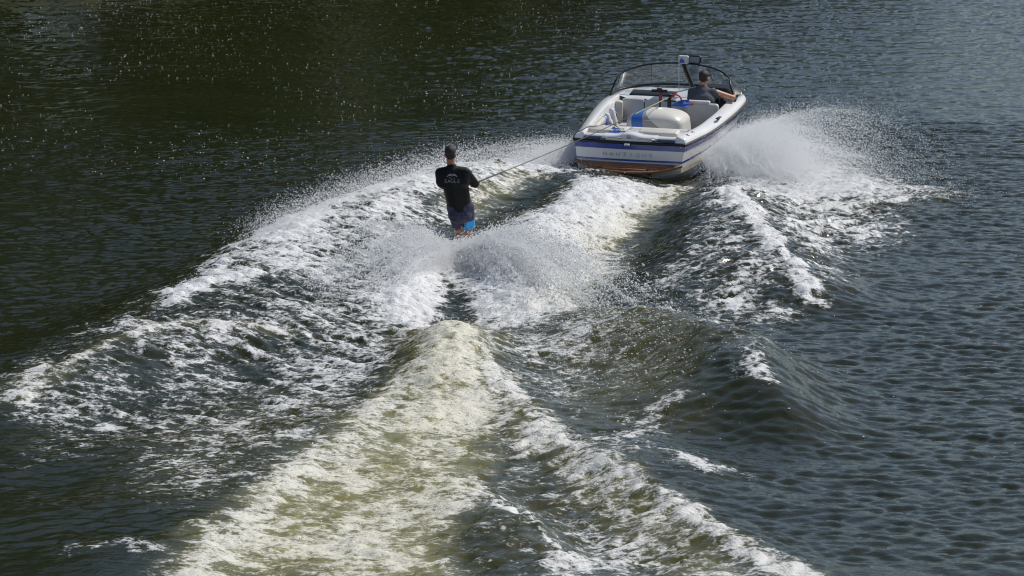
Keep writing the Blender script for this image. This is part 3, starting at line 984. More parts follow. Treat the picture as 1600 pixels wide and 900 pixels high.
# rear-facing upholstered panels under the shelf (observer seat)
for i, (x0_, x1_) in enumerate(((-.93, -.52), (-.51, -.06), (-.05, .32))):
    rbox('seat_back_panel', (x1_ - x0_, .11, .50), ((x0_ + x1_) / 2, 3.25, .55), (R(-6), 0, 0), .035, M['vinyl_lightgrey'], boat)
rbox('corner_bolster', (.16, .16, .50), (-.95, 3.05, .54), (0, 0, R(25)), .05, M['vinyl_beige'], boat)
rbox('observer_seat', (1.15, .46, .2), (-.33, 2.96, .30), (0, 0, 0), .05, M['vinyl_white'], boat)
# port side cushions
def on_port(y, z): return -(gun_prof(y)[6][0] - .03)
for (ya, yb) in ((.78, 1.72), (1.74, 2.15)):
    pa, pb = on_port(ya, .6), on_port(yb, .6)
    ang = math.atan2(pb - pa, yb - ya)
    rbox('side_cushion', (.10, yb - ya, .36), ((pa + pb) / 2 + .03, (ya + yb) / 2, .53), (0, R(6), -ang), .04, M['vinyl_beige'] if ya < 1 else M['vinyl_white'], boat)
cub = rbox('side_cubby', (.05, .62, .36), (on_port(2.5, .5) + .03, 2.52, .50), (0, 0, 0), .02, M['vent'], boat)
tube('cubby_rim', [(on_port(2.5, .5) + .062, 2.52 + .29 * math.cos(a), .50 + .16 * math.sin(a)) for a in np.linspace(0, 2 * math.pi, 20)[:-1]], .012, M['vinyl_white'], cub, 6, True)
rbox('rear_bench', (.62, .5, .2), (-.62, .9, .28), (0, 0, 0), .05, M['vinyl_beige'], boat)

# stern deck: sloping tray with pads, grilles and the lifting-handle plate
def stern_row(y, z, w_): return [(x, y + tr_y(x) * (1 - y / .6), z) for x in np.linspace(-w_, w_, 17)]
b0 = .97
loft('stern_deck', [stern_row(-.005, .592, b0 - .005), stern_row(-.003, .65, b0 - .012), stern_row(.02, .685, b0 - .03), stern_row(.08, .702, b0 - .05), stern_row(.10, .70, b0 - .06), stern_row(.12, .68, b0 - .07), stern_row(.47, .70, b0 - .08), stern_row(.50, .735, b0 - .08), stern_row(.53, .755, b0 - .08), stern_row(.60, .75, b0 - .08), stern_row(.62, .72, b0 - .08), stern_row(.64, FLOOR, b0 - .1)], M['gel_white'], boat, sharp=60)
for sx in (-1, 1):
    pad = rbox('stern_pad', (.70, .26, .10), (sx * .44, .30, .715), (R(10), 0, 0), .045, M['vinyl_beige'], boat)
    tube('piping', [(sx * .44 - .33, .185, .735), (sx * .44 + .33, .185, .735)], .006, M['vinyl_white'], pad, 6)
    ve = rbox('vent_grille', (.40, .03, .05), (sx * .60, -.034, .640), (R(-20), 0, 0), .006, M['vent'], boat)
    for k_ in range(9):
        rbox('louvre', (.012, .012, .046), (sx * .60 - .17 + k_ * .0425, -.052, .637), (R(-20), 0, 0), .003, M['black_plastic'], ve, 1)
hp = []
for y, zz in ((-.058, .625), (-.062, .655), (-.03, .69), (.06, .705), (.16, .705), (.2, .68)):
    row = []
    for x in np.linspace(-.5, .5, 25):
        hump = math.exp(-((x) / .16) ** 2) * .05
        e = 0.0 if abs(x) > .47 else 1.0
        row.append((x, y + tr_y(x) + .04, zz + hump - (1 - e) * .02))
    hp.append(row)
plate = loft('handle_plate', hp, M['gel_white'], boat, sharp=60)
for sx in (-1, 1):
    tube('grab_handle', spline([(sx * .15, -.045, .655), (sx * .19, -.085, .667), (sx * .30, -.088, .662), (sx * .40, -.085, .655), (sx * .44, -.04, .645)], 16), .013, M['chrome'], plate, 8)
tube('emblem_ring', [(.0 + .035 * math.cos(a), -.062, .685 + .028 * math.sin(a)) for a in np.linspace(0, 2 * math.pi, 22)[:-1]], .006, M['letter'], plate, 6, True)
tube('emblem_bar', [(-.018, -.064, .67), (-.018, -.064, .70), (.018, -.064, .67), (.018, -.064, .70)], .005, M['letter'], plate, 6)
rbox('tow_eye', (.10, .05, .06), (-.02, -.075, .555), (0, 0, 0), .015, M['chrome'], boat)

def text_mesh(body, size, spacing=1.0, extrude=0.003, shear=0.0, offset=0.0):
    cu = bpy.data.curves.new('txt', 'FONT')
    cu.body = body; cu.size = size; cu.align_x = 'CENTER'; cu.align_y = 'CENTER'
    cu.space_character = spacing; cu.extrude = extrude; cu.shear = shear; cu.offset = offset
    cu.resolution_u = 3
    o = bpy.data.objects.new('txt', cu); col.objects.link(o)
    dg = bpy.context.evaluated_depsgraph_get()
    me = bpy.data.meshes.new_from_object(o.evaluated_get(dg))
    bpy.data.objects.remove(o); bpy.data.curves.remove(cu)
    return me
for k_, ch in enumerate('NAUTIQUE'):
    tm = text_mesh(ch, .084, 1.0, .003)
    xc = -.42 + k_ * .115
    for v in tm.vertices:
        x, y, z = v.co
        x = x * 1.25 + xc
        v.co = (x, tr_y(x) - .009 - z, .375 + y)
    link_mesh('letter', tm, M['letter'], transom, False)

# swim platform: curved, of teak slats on a frame
plat = empty('swim_platform', (0, 0, 0), (0, 0, 0), boat)
def plat_depth(x): return .40 * (1 - (abs(x) / .92) ** 2.6)
NSL = 5
for i in range(NSL):
    d0 = .05 + i * .08; d1 = d0 + .072
    if d0 > .38: break
    xm = .92 * max(0.0, 1 - d1 / .40) ** (1 / 2.6)
    if xm < .15: continue
    x0 = xm
    vs = []; 
    for k_ in range(13):
        x = -x0 + 2 * x0 * k_ / 12
        sag = -.018 * (1 - (x / 1.0) ** 2) * 0
        for (yy, zz) in ((-d0, .245), (-d1, .240), (-d1, .215), (-d0, .215)):
            vs.append([x, yy + tr_y(x), zz - .075 * (i / NSL)])
    rings = [vs[4 * k_:4 * k_ + 4] for k_ in range(13)]
    loft('slat', rings, M['teak'], plat, closed=True, caps=True, sharp=30)
edge = [(x, -plat_depth(x) + tr_y(x) - .01, .225 - .085 * plat_depth(x) / .4) for x in np.linspace(-.915, .915, 31)]
tube('platform_edge', edge, .028, M['teak'], plat, 8, flat=1.0)
for sx in (-1, 1):
    tube('bracket', [(sx * .4, -.02, .04), (sx * .4, -.30, .12)], .02, M['chrome'], plat, 6)

# fittings on the gunwale
for (x, y, nm) in ((.93, .35, 'fuel_cap'), (.955, .62, 'fuel_cap')):
    rr = [[(x + r_ * math.cos(a), y + r_ * math.sin(a), .70 + z_) for a in np.linspace(0, 2 * math.pi, 13)[:-1]] for (r_, z_) in ((.04, -.02), (.04, .008), (.032, .014), (.0005, .014))]
    loft(nm, rr, M['chrome'], boat, closed=True)
for (x, y) in ((1.16, 1.75), (-1.10, 1.05)):
    z_ = station(y)[1] + .135
    cl = rbox('cleat', (.05, .22, .02), (x, y, z_ + .022), (0, 0, -.09 if x > 0 else .09), .009, M['black_plastic'], boat)
    rbox('cleat_base', (.035, .09, .03), (x, y, z_ + .004), (0, 0, 0), .006, M['black_plastic'], cl)

# engine box with its blue and grey swoosh
ebx, eby = .10, 1.72
NU, NVV = 64, 40
ev = []; ef = []
def ebox_pt(u_, v_):
    # rounded block: u round the plan (superellipse), v from floor to crown
    a = 2 * math.pi * u_
    e = .42
    cx_, sx_ = math.cos(a), math.sin(a)
    X_ = math.copysign(abs(cx_) ** e, cx_); Y_ = math.copysign(abs(sx_) ** e, sx_)
    if v_ < .6:
        h = v_ / .6; rr_ = 1.0 - .10 * h; z = FLOOR + h * .50
    else:
        h = (v_ - .6) / .4 * math.pi / 2; rr_ = .90 * (math.cos(h) ** .75 if v_ < 1 else 0); z = FLOOR + .50 + .215 * math.sin(h) ** .9
    z += .02 * math.cos(X_ * 1.4)
    return (ebx + .57 * rr_ * X_, eby + .50 * rr_ * Y_, z)
for j in range(NVV + 1):
    for i in range(NU):
        ev.append(ebox_pt(i / NU, j / NVV))
for j in range(NVV):
    for i in range(NU):
        ef.append((j * NU + i, j * NU + (i + 1) % NU, (j + 1) * NU + (i + 1) % NU, (j + 1) * NU + i))
eb = mesh('engine_box', ev, ef, swoosh_mat(ebx, .57, .42, .48), boat)
tube('seam', [(ebx - .15 + .6 * q, eby - .455 + .0 * q, .76) for q in np.linspace(0, 1, 8)], .006, M['vinyl_beige'], eb, 6)

# driver's seat
sx0, sy0 = .68, 2.62
seat = empty('driver_seat', (0, 0, 0), (0, 0, 0), boat)
rbox('seat_base', (.30, .30, .28), (sx0, sy0 + .30, .30), (0, 0, 0), .03, M['black_plastic'], seat)
rbox('seat_cushion', (.56, .50, .13), (sx0, sy0 + .27, .49), (R(3), 0, 0), .05, M['vinyl_grey'], seat)
rbox('backrest', (.60, .12, .50), (sx0, sy0, .64), (R(7), 0, 0), .055, M['vinyl_lightgrey'], seat, 4)
rbox('backrest_cap', (.40, .10, .06), (sx0 - .06, sy0 - .012, .90), (R(7), 0, 0), .028, M['vinyl_white'], seat)

# helm: black binnacle with gauges, steering wheel
helm = empty('helm', (0, 0, 0), (0, 0, 0), boat)
rows = []
for y, zz, wv in ((3.36, .70, .38), (3.40, .93, .42), (3.48, 1.03, .44), (3.66, 1.07, .44), (3.90, 1.0, .46)):
    rows.append([(.72 + q * wv, y + .08 * q * q, zz - (.0 if y < 3.43 else .10) * abs(q) ** 3) for q in np.linspace(-1, 1, 15)])
loft('binnacle', rows, M['black_plastic'], helm)
for (gx, gz, gr) in ((.48, .90, .065), (.72, .91, .075), (.93, .88, .055)):
    c = Vector((gx, 3.385 + .08 * ((gx - .72) / .42) ** 2, gz))
    rr = [[(c.x + r_ * math.cos(a), c.y - z_, c.z + r_ * math.sin(a)) for a in np.linspace(0, 2 * math.pi, 19)[:-1]] for (r_, z_) in ((gr, -.01), (gr, .02), (gr * .85, .02), (gr * .82, .012), (.001, .012))]
    gg = loft('gauge', rr, [M['chrome'], M['gauge']], helm, closed=True)
    for p in gg.data.polygons:
        if p.index >= 18 * 2: p.material_index = 1
wc = Vector((.66, 3.28, .80)); wt = R(62)
wheel = tube('steering_wheel', [wc + Vector((.18 * math.cos(a), .18 * math.sin(a) * math.cos(wt), .18 * math.sin(a) * math.sin(wt))) for a in np.linspace(0, 2 * math.pi, 33)[:-1]], .016, M['rubber'], helm, 8, True)
for a in (R(90), R(210), R(330)):
    tube('spoke', [wc, wc + Vector((.18 * math.cos(a), .18 * math.sin(a) * math.cos(wt), .18 * math.sin(a) * math.sin(wt)))], .011, M['chrome'], wheel, 6)
tube('steering_column', [wc, wc + Vector((0, .22, .09))], .03, M['black_plastic'], helm, 8)
tube('throttle', [(1.02, 3.30, .66), (1.01, 3.27, .84)], .012, M['chrome'], helm, 6)
rbox('throttle_knob', (.04, .04, .06), (1.01, 3.27, .87), (0, 0, 0), .015, M['black_plastic'], helm)

# windshield: wrap-round glass with black frame
wsb = spline([(-1.14, 3.22, .865), (-1.08, 3.60, .89), (-.82, 3.92, .925), (-.42, 4.08, .95), (0, 4.13, .955), (.42, 4.08, .95), (.82, 3.92, .925), (1.08, 3.60, .89), (1.14, 3.22, .865)], 41)
wst = []
for i, p in enumerate(wsb):
    q = i / 40
    hgt = .44 * max(0.0, math.sin(math.pi * q)) ** .27
    wst.append(Vector((p.x * (1 - .13 * hgt / .44), p.y - .36 * hgt / .44 * (p.y - 2.6) / 1.6, p.z + hgt)))
ws = empty('windshield', (0, 0, 0), (0, 0, 0), boat)
gl_rows = []
for t in np.linspace(0, 1, 9):
    gl_rows.append([a.lerp(b, t) + Vector((0, .03 * math.sin(math.pi * t), 0)) for a, b in zip(wsb, wst)])
th = .006
cuts = [0, 13, 20, 27, 40]
for a, b in zip(cuts[:-1], cuts[1:]):
    o_ = loft('pane', [r_[a:b + 1] for r_ in gl_rows], M['glass'], ws)
tube('top_frame', wst, .017, M['black_plastic'], ws, 8)
tube('bottom_frame', [p + Vector((0, -.01, .0)) for p in wsb], .024, M['black_plastic'], ws, 8)
for i in (13, 27):
    tube('mullion', [r_[i] for r_ in gl_rows], .005, M['black_plastic'], ws, 6)

# mirror on its post
mir = empty('mirror', (0, 0, 0), (0, 0, 0), boat)
mx0, my0, mz0 = .04, 3.75, 1.45
tube('post', [(mx0 + .14, 4.03, .94), (mx0 + .05, 3.86, 1.25), (mx0 + .0, 3.76, 1.47)], [.042, .038, .036], M['black_plastic'], mir, 8)
tube('stay', [(mx0 - .05, 3.74, 1.40), (mx0 - .01, 3.6, .90)], .007, M['chrome'], mir, 6)
wcas = rbox('mirror_cover', (.20, .07, .15), (mx0 + .03, my0, mz0 + .02), (0, 0, 0), .035, M['white_nylon'], mir, 4)
ebm = [(mx0 - .045, my0 - .0365, mz0 - .035), (mx0 + .055, my0 - .0365, mz0 - .035), (mx0 + .05, my0 - .0365, mz0 + .01), (mx0 + .015, my0 - .0365, mz0 + .025), (mx0 + .01, my0 - .0365, mz0 + .06), (mx0 - .02, my0 - .0365, mz0 + .03)]
mesh('mirror_emblem', ebm + [(p[0], p[1] - .003, p[2]) for p in ebm], [tuple(range(6)), tuple(range(6, 12))] + [(i, (i + 1) % 6, 6 + (i + 1) % 6, 6 + i) for i in range(6)], M['emblem'], wcas, False)
rbox('mirror_housing', (.24, .09, .15), (mx0 + .24, my0 + .02, mz0 + .03), (0, 0, R(-8)), .04, M['black_plastic'], mir, 4)
rbox('mirror_glass', (.19, .008, .10), (mx0 + .235, my0 - .028, mz0 + .03), (0, 0, R(-8)), .003, M['gauge'], mir, 1)

# tow pylon
PYL = Vector((.13, 2.40, 1.0))
pyl = empty('tow_pylon', (0, 0, 0), (0, 0, 0), boat)
tube('post', [(PYL.x, PYL.y, .3), (PYL.x, PYL.y, .95), (PYL.x, PYL.y, .97)], [.038, .036, .03], M['black_plastic'], pyl, 12)
tube('rope_spool', [(PYL.x, PYL.y, z_) for z_ in (.965, .975, .985, 1.015, 1.03, 1.045, 1.06)], [.03, .05, .03, .028, .05, .055, .03], M['black_plastic'], pyl, 12)
tube('cross_pin', [(PYL.x - .10, PYL.y, .93), (PYL.x + .12, PYL.y, .93)], .013, M['black_plastic'], pyl, 8)

# ------------------------------------------------------------------ gear in the boat (things of their own)
MB_ = Matrix.Translation((bx0, by0, 0.0)) @ Euler((R(2.2), R(1.0), -BOAT_YAW), 'XYZ').to_matrix().to_4x4()
def bw(p): return MB_ @ Vector(p)
def boat_thing(name, label, cat, group=None):
    o = empty(name, (bx0, by0, 0.0), (R(2.2), R(1.0), -BOAT_YAW)); tag(o, label, cat, group); return o

t = boat_thing('tow_bar', 'spare black tow handle with red strap standing beside the black tow post', 'tow handle')
tube('grip', [(-.24, 2.62, 1.06), (.04, 2.62, 1.065)], .028, M['black_plastic'], t, 10)
rbox('grip_block', (.10, .05, .07), (-.10, 2.62, 1.08), (0, 0, 0), .015, M['black_plastic'], t)
rbox('strap', (.055, .03, .16), (-.08, 2.61, .965), (0, 0, 0), .01, M['red'], t)
tube('stem', [(-.09, 2.63, .6), (-.09, 2.62, 1.05)], .016, M['black_plastic'], t, 8)
t = tube('red_cord', [bw(p) for p in spline([(.16, 2.38, .99), (.22, 2.38, 1.045), (.30, 2.40, 1.03), (.35, 2.42, .95), (.37, 2.45, .88), (.45, 2.50, .86), (.52, 2.55, .87)], 24)], .014, M['red'], None, 8)
tag(t, 'red cord looped from the black tow post to the driver seat', 'cord')
# crumpled blue towel on the engine box
def cloth(name, corners, mat, amp, seed, thick=.012):
    g = random.Random(seed); n_ = 12
    a, b, c, d = [Vector(p) for p in corners]
    nrm = (b - a).cross(d - a).normalized()
    ph = [g.uniform(0, 6) for _ in range(4)]
    top = []
    for j in range(n_):
        for i in range(n_):
            u_, v_ = i / (n_ - 1), j / (n_ - 1)
            p = a.lerp(b, u_).lerp(d.lerp(c, u_), v_)
            top.append(p + nrm * amp * (math.sin(u_ * 9 + ph[0] + v_ * 3) * .5 + math.sin(v_ * 11 + ph[1]) * .4 + math.sin((u_ - v_) * 14 + ph[2]) * .3))
    bot = [p - nrm * thick for p in top]
    faces = []
    N2 = n_ * n_
    for j in range(n_ - 1):
        for i in range(n_ - 1):
            q = (j * n_ + i, j * n_ + i + 1, (j + 1) * n_ + i + 1, (j + 1) * n_ + i)
            faces.append(q); faces.append(tuple(N2 + k for k in reversed(q)))
    rim = [i for i in range(n_)] + [j * n_ + n_ - 1 for j in range(1, n_)] + [(n_ - 1) * n_ + i for i in range(n_ - 2, -1, -1)] + [j * n_ for j in range(n_ - 2, 0, -1)]
    for k in range(len(rim)):
        a_, b_ = rim[k], rim[(k + 1) % len(rim)]
        faces.append((a_, b_, N2 + b_, N2 + a_))
    return mesh(name, top + bot, faces, mat, None, True, 70)
t = cloth('blue_towel', [bw(p) for p in ((.16, 2.28, .86), (.50, 2.40, .84), (.46, 2.50, .96), (.34, 2.36, .96))], M['blue_cloth'], .018, 3)
tag(t, 'blue towel draped between the tow post and driver seat', 'towel')
# life jacket and rope heap on the port side
t = boat_thing('life_jacket', 'white and blue life jacket slumped against the port side cushions', 'life jacket')
def lump(name, parts, mat, parent, vox=.02): return blob(name, parts, mat, parent, vox, 5)
for sx, zz in ((0, 0), (1, .05)):
    lump('panel', [((-.80 + .05 * sx, 1.80 + .26 * sx, .42), (-.86 + .02 * sx, 1.86 + .24 * sx, .70 + zz), .075, .06), ((-.74 + .05 * sx, 1.78 + .24 * sx, .36), (-.80, 1.84 + .25 * sx, .6), .06, .05)], M['white_nylon'], t)
lump('side_panel', [((-.80, 1.70, .45), (-.88, 1.72, .68), .05, .04)], M['blue_cloth'], t)
tube('strap', spline([(-.70, 1.74, .40), (-.68, 1.85, .48), (-.70, 2.0, .46), (-.76, 2.12, .42)], 12), .014, M['black_plastic'], t, 6)
t = boat_thing('gear_bag', 'black and dark red gear bag on the boat floor behind the life jacket', 'bag')
lump('bag_body', [((-.62, 1.30, .27), (-.58, 1.62, .27), .12, .11), ((-.60, 1.36, .36), (-.58, 1.56, .36), .09, .09)], M['black_plastic'], t)
tube('handle', spline([(-.62, 1.34, .44), (-.60, 1.40, .52), (-.58, 1.52, .52), (-.57, 1.58, .44)], 12), .014, M['red'], t, 6)
t = tube('coiled_line', [bw((-.98 + .03 * math.sin(a * .3), 2.50 + .11 * math.cos(a), .52 + .13 * math.sin(a) + .002 * a)) for a in np.linspace(0, 6 * math.pi, 70)], .011, M['white_nylon'], None, 6)
tag(t, 'white line coiled in the dark cubby of the port side', 'rope coil')
# on the stern deck
t = cloth('blue_glove', [bw(p) for p in ((-.42, .12, .70), (-.10, .10, .705), (-.16, .26, .76), (-.38, .27, .775))], M['blue_cloth'], .012, 9, .04)
tag(t, 'small blue glove lying on the port stern pad', 'glove')
t = tube('thin_line', [bw(p) for p in spline([(-.92, .06, .70), (-.78, .18, .775), (-.62, .40, .775), (-.52, .56, .80), (-.30, .30, .79), (-.20, .16, .75)], 24)], .007, M['rope_dark'], None, 6)
tag(t, 'thin grey line lying across the port stern deck', 'line')

# ================================================================== people
def hand(parts, wrist, fwd, side, up, curl=1.0, s=1.0):
    """palm, four curled fingers and thumb as capsules; fwd = finger direction, side = thumb side, up = back of hand"""
    w_ = Vector(wrist); f = Vector(fwd).normalized(); sd_ = Vector(side).normalized(); u_ = Vector(up).normalized()
    for k, (o_, L) in enumerate(((.030, .078), (.010, .086), (-.010, .080), (-.030, .064))):
        base = w_ + f * .085 * s + sd_ * o_ * s
        parts.append((w_ + sd_ * o_ * .6 * s, base, .016 * s, .013 * s))
        p0 = base
        ang = 0
        for j, fr_ in enumerate((.45, .32, .23)):
            ang += curl * (.75 if j == 0 else .95)
            d = f * math.cos(ang) - u_ * math.sin(ang)
            p1 = p0 + d * L * fr_ * s
            parts.append((p0, p1, (.0095 - .0008 * j) * s, (.009 - .0008 * j) * s))
            p0 = p1
    b = w_ + f * .03 * s + sd_ * .03 * s
    m_ = b + (f * .6 + sd_ * .7 - u_ * .35).normalized() * .04 * s
    parts.append((b, m_, .013 * s, .011 * s))
    parts.append((m_, m_ + (f * .8 + sd_ * .1 - u_ * .7).normalized() * .035 * s, .011 * s, .009 * s))

def head_parts(c, fwd, s=1.0):
    c = Vector(c); f = Vector(fwd).normalized(); u_ = Vector((0, 0, 1)); r_ = f.cross(u_).normalized()
    yaw = math.atan2(-f.x, f.y)
    e = (0, 0, yaw)
    P = [(c + u_ * .035 * s, (.076 * s, .096 * s, .088 * s), e), (c - u_ * .045 * s + f * .025 * s, (.058 * s, .070 * s, .075 * s), e),
         (c + f * .098 * s - u_ * .018 * s, (.013 * s, .022 * s, .024 * s), e),
         (c + f * .085 * s - u_ * .062 * s, (.026 * s, .014 * s, .012 * s), e), (c + f * .075 * s - u_ * .10 * s, (.028 * s, .02 * s, .02 * s), e)]
    for q in (-1, 1):
        P.append((c + r_ * q * .079 * s - f * .004 * s - u_ * .012 * s, (.012 * s, .024 * s, .034 * s), e))
    return P

# --- driver (boat-local coordinates, carried by an Empty at the seat)
drv = boat_thing('person', 'driver in grey t-shirt and dark cap at the wheel, elbow on the gunwale', 'person')
ds = 1.07; drv.scale = (ds, ds, ds); drv.location = MB_ @ (Vector((.66, 2.82, .5)) * (1 - ds) + Vector((-.045, 0, 0)))
hc = (.66, 2.98, 1.22); fw = (.12, 1, -.05)
body = head_parts(hc, fw)
body += [((.665, 2.93, 1.03), (.66, 2.955, 1.16), .062, .056)]
shR, shL = (.86, 2.93, 1.0), (.46, 2.93, 1.0)
elR = (1.14, 3.06, .90); haR = (1.10, 3.30, .90)
elL = (.42, 3.06, .76); haL = (.70, 3.26, .965)
body += [(shR, elR, .058, .046), (elR, haR, .045, .032), (shL, elL, .055, .045), (elL, haL, .043, .031)]
body += [((.66, 2.82, .68), (.66, 2.90, .90), .11, .10), ((.56, 2.84, .62), (.55, 3.22, .60), .085, .07), ((.77, 2.84, .62), (.78, 3.22, .60), .085, .07),
         ((.55, 3.22, .60), (.55, 3.34, .25), .062, .05), ((.78, 3.22, .60), (.78, 3.34, .25), .062, .05), ((.55, 3.34, .22), (.55, 3.48, .21), .045, .035), ((.78, 3.34, .22), (.78, 3.48, .21), .045, .035)]
hand(body, haR, (-.1, 1, .02), (-1, 0, 0), (0, 0, 1), .5)
hand(body, haL, (.35, .75, .25), (.6, -.3, .4), (-.2, -.1, 1), .9)
blob('body', body, M['skin2'], drv, .0105, 4)
blob('t_shirt', [((.66, 2.80, .62), (.66, 2.86, .80), .155, .165), ((.58, 2.87, .86), (.74, 2.87, .86), .145, .145), ((.66, 2.80, .64), (.66, 2.92, .98), .15, .12),
                 ((.48, 2.93, .985), (.84, 2.93, .985), .080, .080), ((.62, 2.93, 1.0), (.70, 2.93, 1.0), .095, .095), ((.66, 2.93, 1.02), (.66, 2.93, 1.06), .09, .075),
                 ((.84, 2.93, .99), (.93, 2.99, .955), .078, .070), ((.48, 2.93, .99), (.44, 3.01, .86), .078, .066)], M['shirt_grey'], drv, .013, 5)
blob('trousers', [((.56, 2.82, .61), (.55, 3.23, .595), .10, .082), ((.77, 2.82, .61), (.78, 3.23, .595), .10, .082), ((.62, 2.80, .62), (.72, 2.80, .62), .13, .13)], M['shorts'], drv, .016, 4)
hcv = Vector(hc)
cap = blob('cap', [(hcv + Vector((0, -.004, .055)), (.085, .104, .082)), (hcv + Vector((0, -.055, .01)), (.074, .05, .07)), (hcv + Vector((.02, .13, .055)), (.07, .07, .012))], M['hair'], drv, .009, 3)

# --- skier: origin at the feet
sk = G(719, 399)
SKY = math.atan2((bx0 + 0.3) - sk[0], (by0 + 2.2) - sk[1])
skier = empty('person', (sk[0], sk[1], -.06), (0, 0, 0))
tag(skier, 'barefoot water skier in black wetsuit top and navy shorts gripping the tow rope', 'person')
hip = Vector((0.0, -.22, .80)); chest = Vector((-.075, -.33, 1.20)); neck = Vector((-.115, -.36, 1.44)); headc = Vector((-.135, -.335, 1.605))
hL, hR = hip + Vector((-.095, 0, -.02)), hip + Vector((.10, .02, -.02))
kL, kR = Vector((-.03, .06, .45)), Vector((.135, .06, .47))
fL, fR = Vector((.0, .02, .09)), Vector((.09, .06, .10))
sL, sR = Vector((-.285, -.35, 1.335)), Vector((.085, -.36, 1.345))
eL, eR = Vector((-.25, -.10, 1.12)), Vector((.225, -.20, 1.15))
wL, wR = Vector((.10, .12, 1.10)), Vector((.25, .05, 1.12))
grip = Vector((.215, .165, 1.11))
body = head_parts(headc, (.25, 1, .05), 1.02)
body += [(neck - Vector((0, 0, .06)), headc - Vector((0, .01, .05)), .062, .058)]
body += [(sL, eL, .056, .046), (eL, wL, .043, .031), (sR, eR, .058, .047), (eR, wR, .044, .031)]
body += [(hip, chest, .12, .11), (chest, neck - Vector((0, 0, .10)), .11, .06), (sL, sR, .05, .05)]
body += [(hL, kL, .092, .064), (hR, kR, .095, .066), (kL, fL, .062, .042), (kR, fR, .064, .043), (kL + Vector((0, -.03, -.1)), fL + Vector((0, -.02, .15)), .055, .045), (kR + Vector((0, -.03, -.1)), fR + Vector((0, -.02, .15)), .055, .045)]
for f_ in (fL, fR):
    body += [(f_ + Vector((0, -.05, -.045)), f_ + Vector((.01, .17, .03)), .040, .028)]
hand(body, wL, (.55, .55, .05), (-.5, .5, .3), (0, .2, 1), 1.0)
hand(body, wR, (-.25, .85, -.05), (-.9, -.2, .2), (0, .2, 1), 1.0)
sbody = blob('body', body, M['skin'], skier, .0105, 4)
shirt = blob('wetsuit_top', [(hip + Vector((0, .03, -.16)), hip, .15, .145), (hip + Vector((-.05, .03, -.16)), hip + Vector((-.05, 0, 0)), .13, .125), (hip + Vector((.05, .03, -.16)), hip + Vector((.05, 0, 0)), .13, .125), (hip + Vector((0, 0, -.01)), chest, .145, .155), (hip + Vector((-.05, 0, .0)), chest + Vector((-.06, 0, .03)), .125, .135), (hip + Vector((.05, 0, .0)), chest + Vector((.06, 0, .03)), .125, .135),
                             (chest, neck - Vector((0, 0, .085)), .15, .10), (neck - Vector((0, .0, .07)), neck - Vector((0, 0, .015)), .085, .072), (neck - Vector((0, 0, .075)), sL + Vector((.01, 0, .0)), .085, .078), (neck - Vector((0, 0, .075)), sR, .085, .078), (sL + Vector((.03, 0, -.05)), sR + Vector((-.03, 0, -.05)), .10, .10), (sL + Vector((.05, 0, -.12)), sR + Vector((-.05, 0, -.12)), .115, .115),
                             
                             (sL, eL, .076, .060), (eL, eL.lerp(wL, .85), .056, .042), (sR, eR, .078, .062), (eR, eR.lerp(wR, .85), .058, .043)], M['wetsuit'], skier, .0115, 5, cut=[((0, -.2, .735), (.12, -.1, -1))])
shorts = blob('shorts', [(hL + Vector((.01, 0, .03)), hL.lerp(kL, .78), .112, .084), (hR + Vector((0, 0, .03)), hR.lerp(kR, .86), .114, .090), (hip + Vector((-.05, -.01, .03)), hip + Vector((.05, -.01, .03)), .134, .134), (hip + Vector((-.04, -.01, -.10)), hip + Vector((.04, -.01, -.10)), .136, .136)], [M['shorts'], M['shorts_blue']], skier, .0115, 5)
for p in shorts.data.polygons:
    c = p.center
    if c.x > .085 + .25 * max(0, .58 - c.z) - .10 and .43 < c.z < .575 + (c.x - .1) * .3 and c.x > .06: p.material_index = 1
hair = blob('hair', [(headc + Vector((0, -.006, .048)), (.083, .102, .090)), (headc + Vector((0, -.05, .0)), (.074, .055, .075))], M['hair'], skier, .0085, 3)

# back print: wings over the word, laid on the shirt
bvh = BVHTree.FromPolygons([v.co.copy() for v in shirt.data.vertices], [tuple(p.vertices) for p in shirt.data.polygons])
def press(me_, cx, cz, sc=1.0):
    for v in me_.vertices:
        x, y = v.co.x * sc + cx, v.co.y * sc + cz
        hit = bvh.ray_cast(Vector((x, -1.5, y)), Vector((0, 1, 0)))
        v.co = hit[0] + hit[1] * .0025 if hit[0] else Vector((x, -.5, y))
for k_, ch in enumerate('EAGLE'):
    lt = text_mesh(ch, .066, 1.0, 0.0)
    press(lt, -.108 + (k_ - 2) * .047, 1.228, 1.0)
    link_mesh('letter', lt, M['print'], shirt, False)
wv, wf = [], []
for sx in (-1, 1):
    base = len(wv)
    NW = 10
    for i in range(NW + 1):
        q = i / NW
        x = sx * (.005 + .075 * q)
        top = .040 - .045 * q ** 1.6 + .012 * math.sin(q * 3.1)
        bot = top - .030 * (1 - q) ** .6 - .004
        wv += [(x, top, 0), (x, bot, 0)]
    for i in range(NW): wf.append((base + 2 * i, base + 2 * i + 1, base + 2 * i + 3, base + 2 * i + 2))
b_ = len(wv); wv += [(-.045, -.012, 0), (.05, -.012, 0), (.04, -.022, 0), (-.04, -.022, 0)]; wf.append((b_, b_ + 1, b_ + 2, b_ + 3))
wme = bpy.data.meshes.new('back_emblem'); wme.from_pydata(wv, [], wf)
press(wme, -.108, 1.292, 1.0)
link_mesh('back_emblem', wme, M['print'], shirt, False)

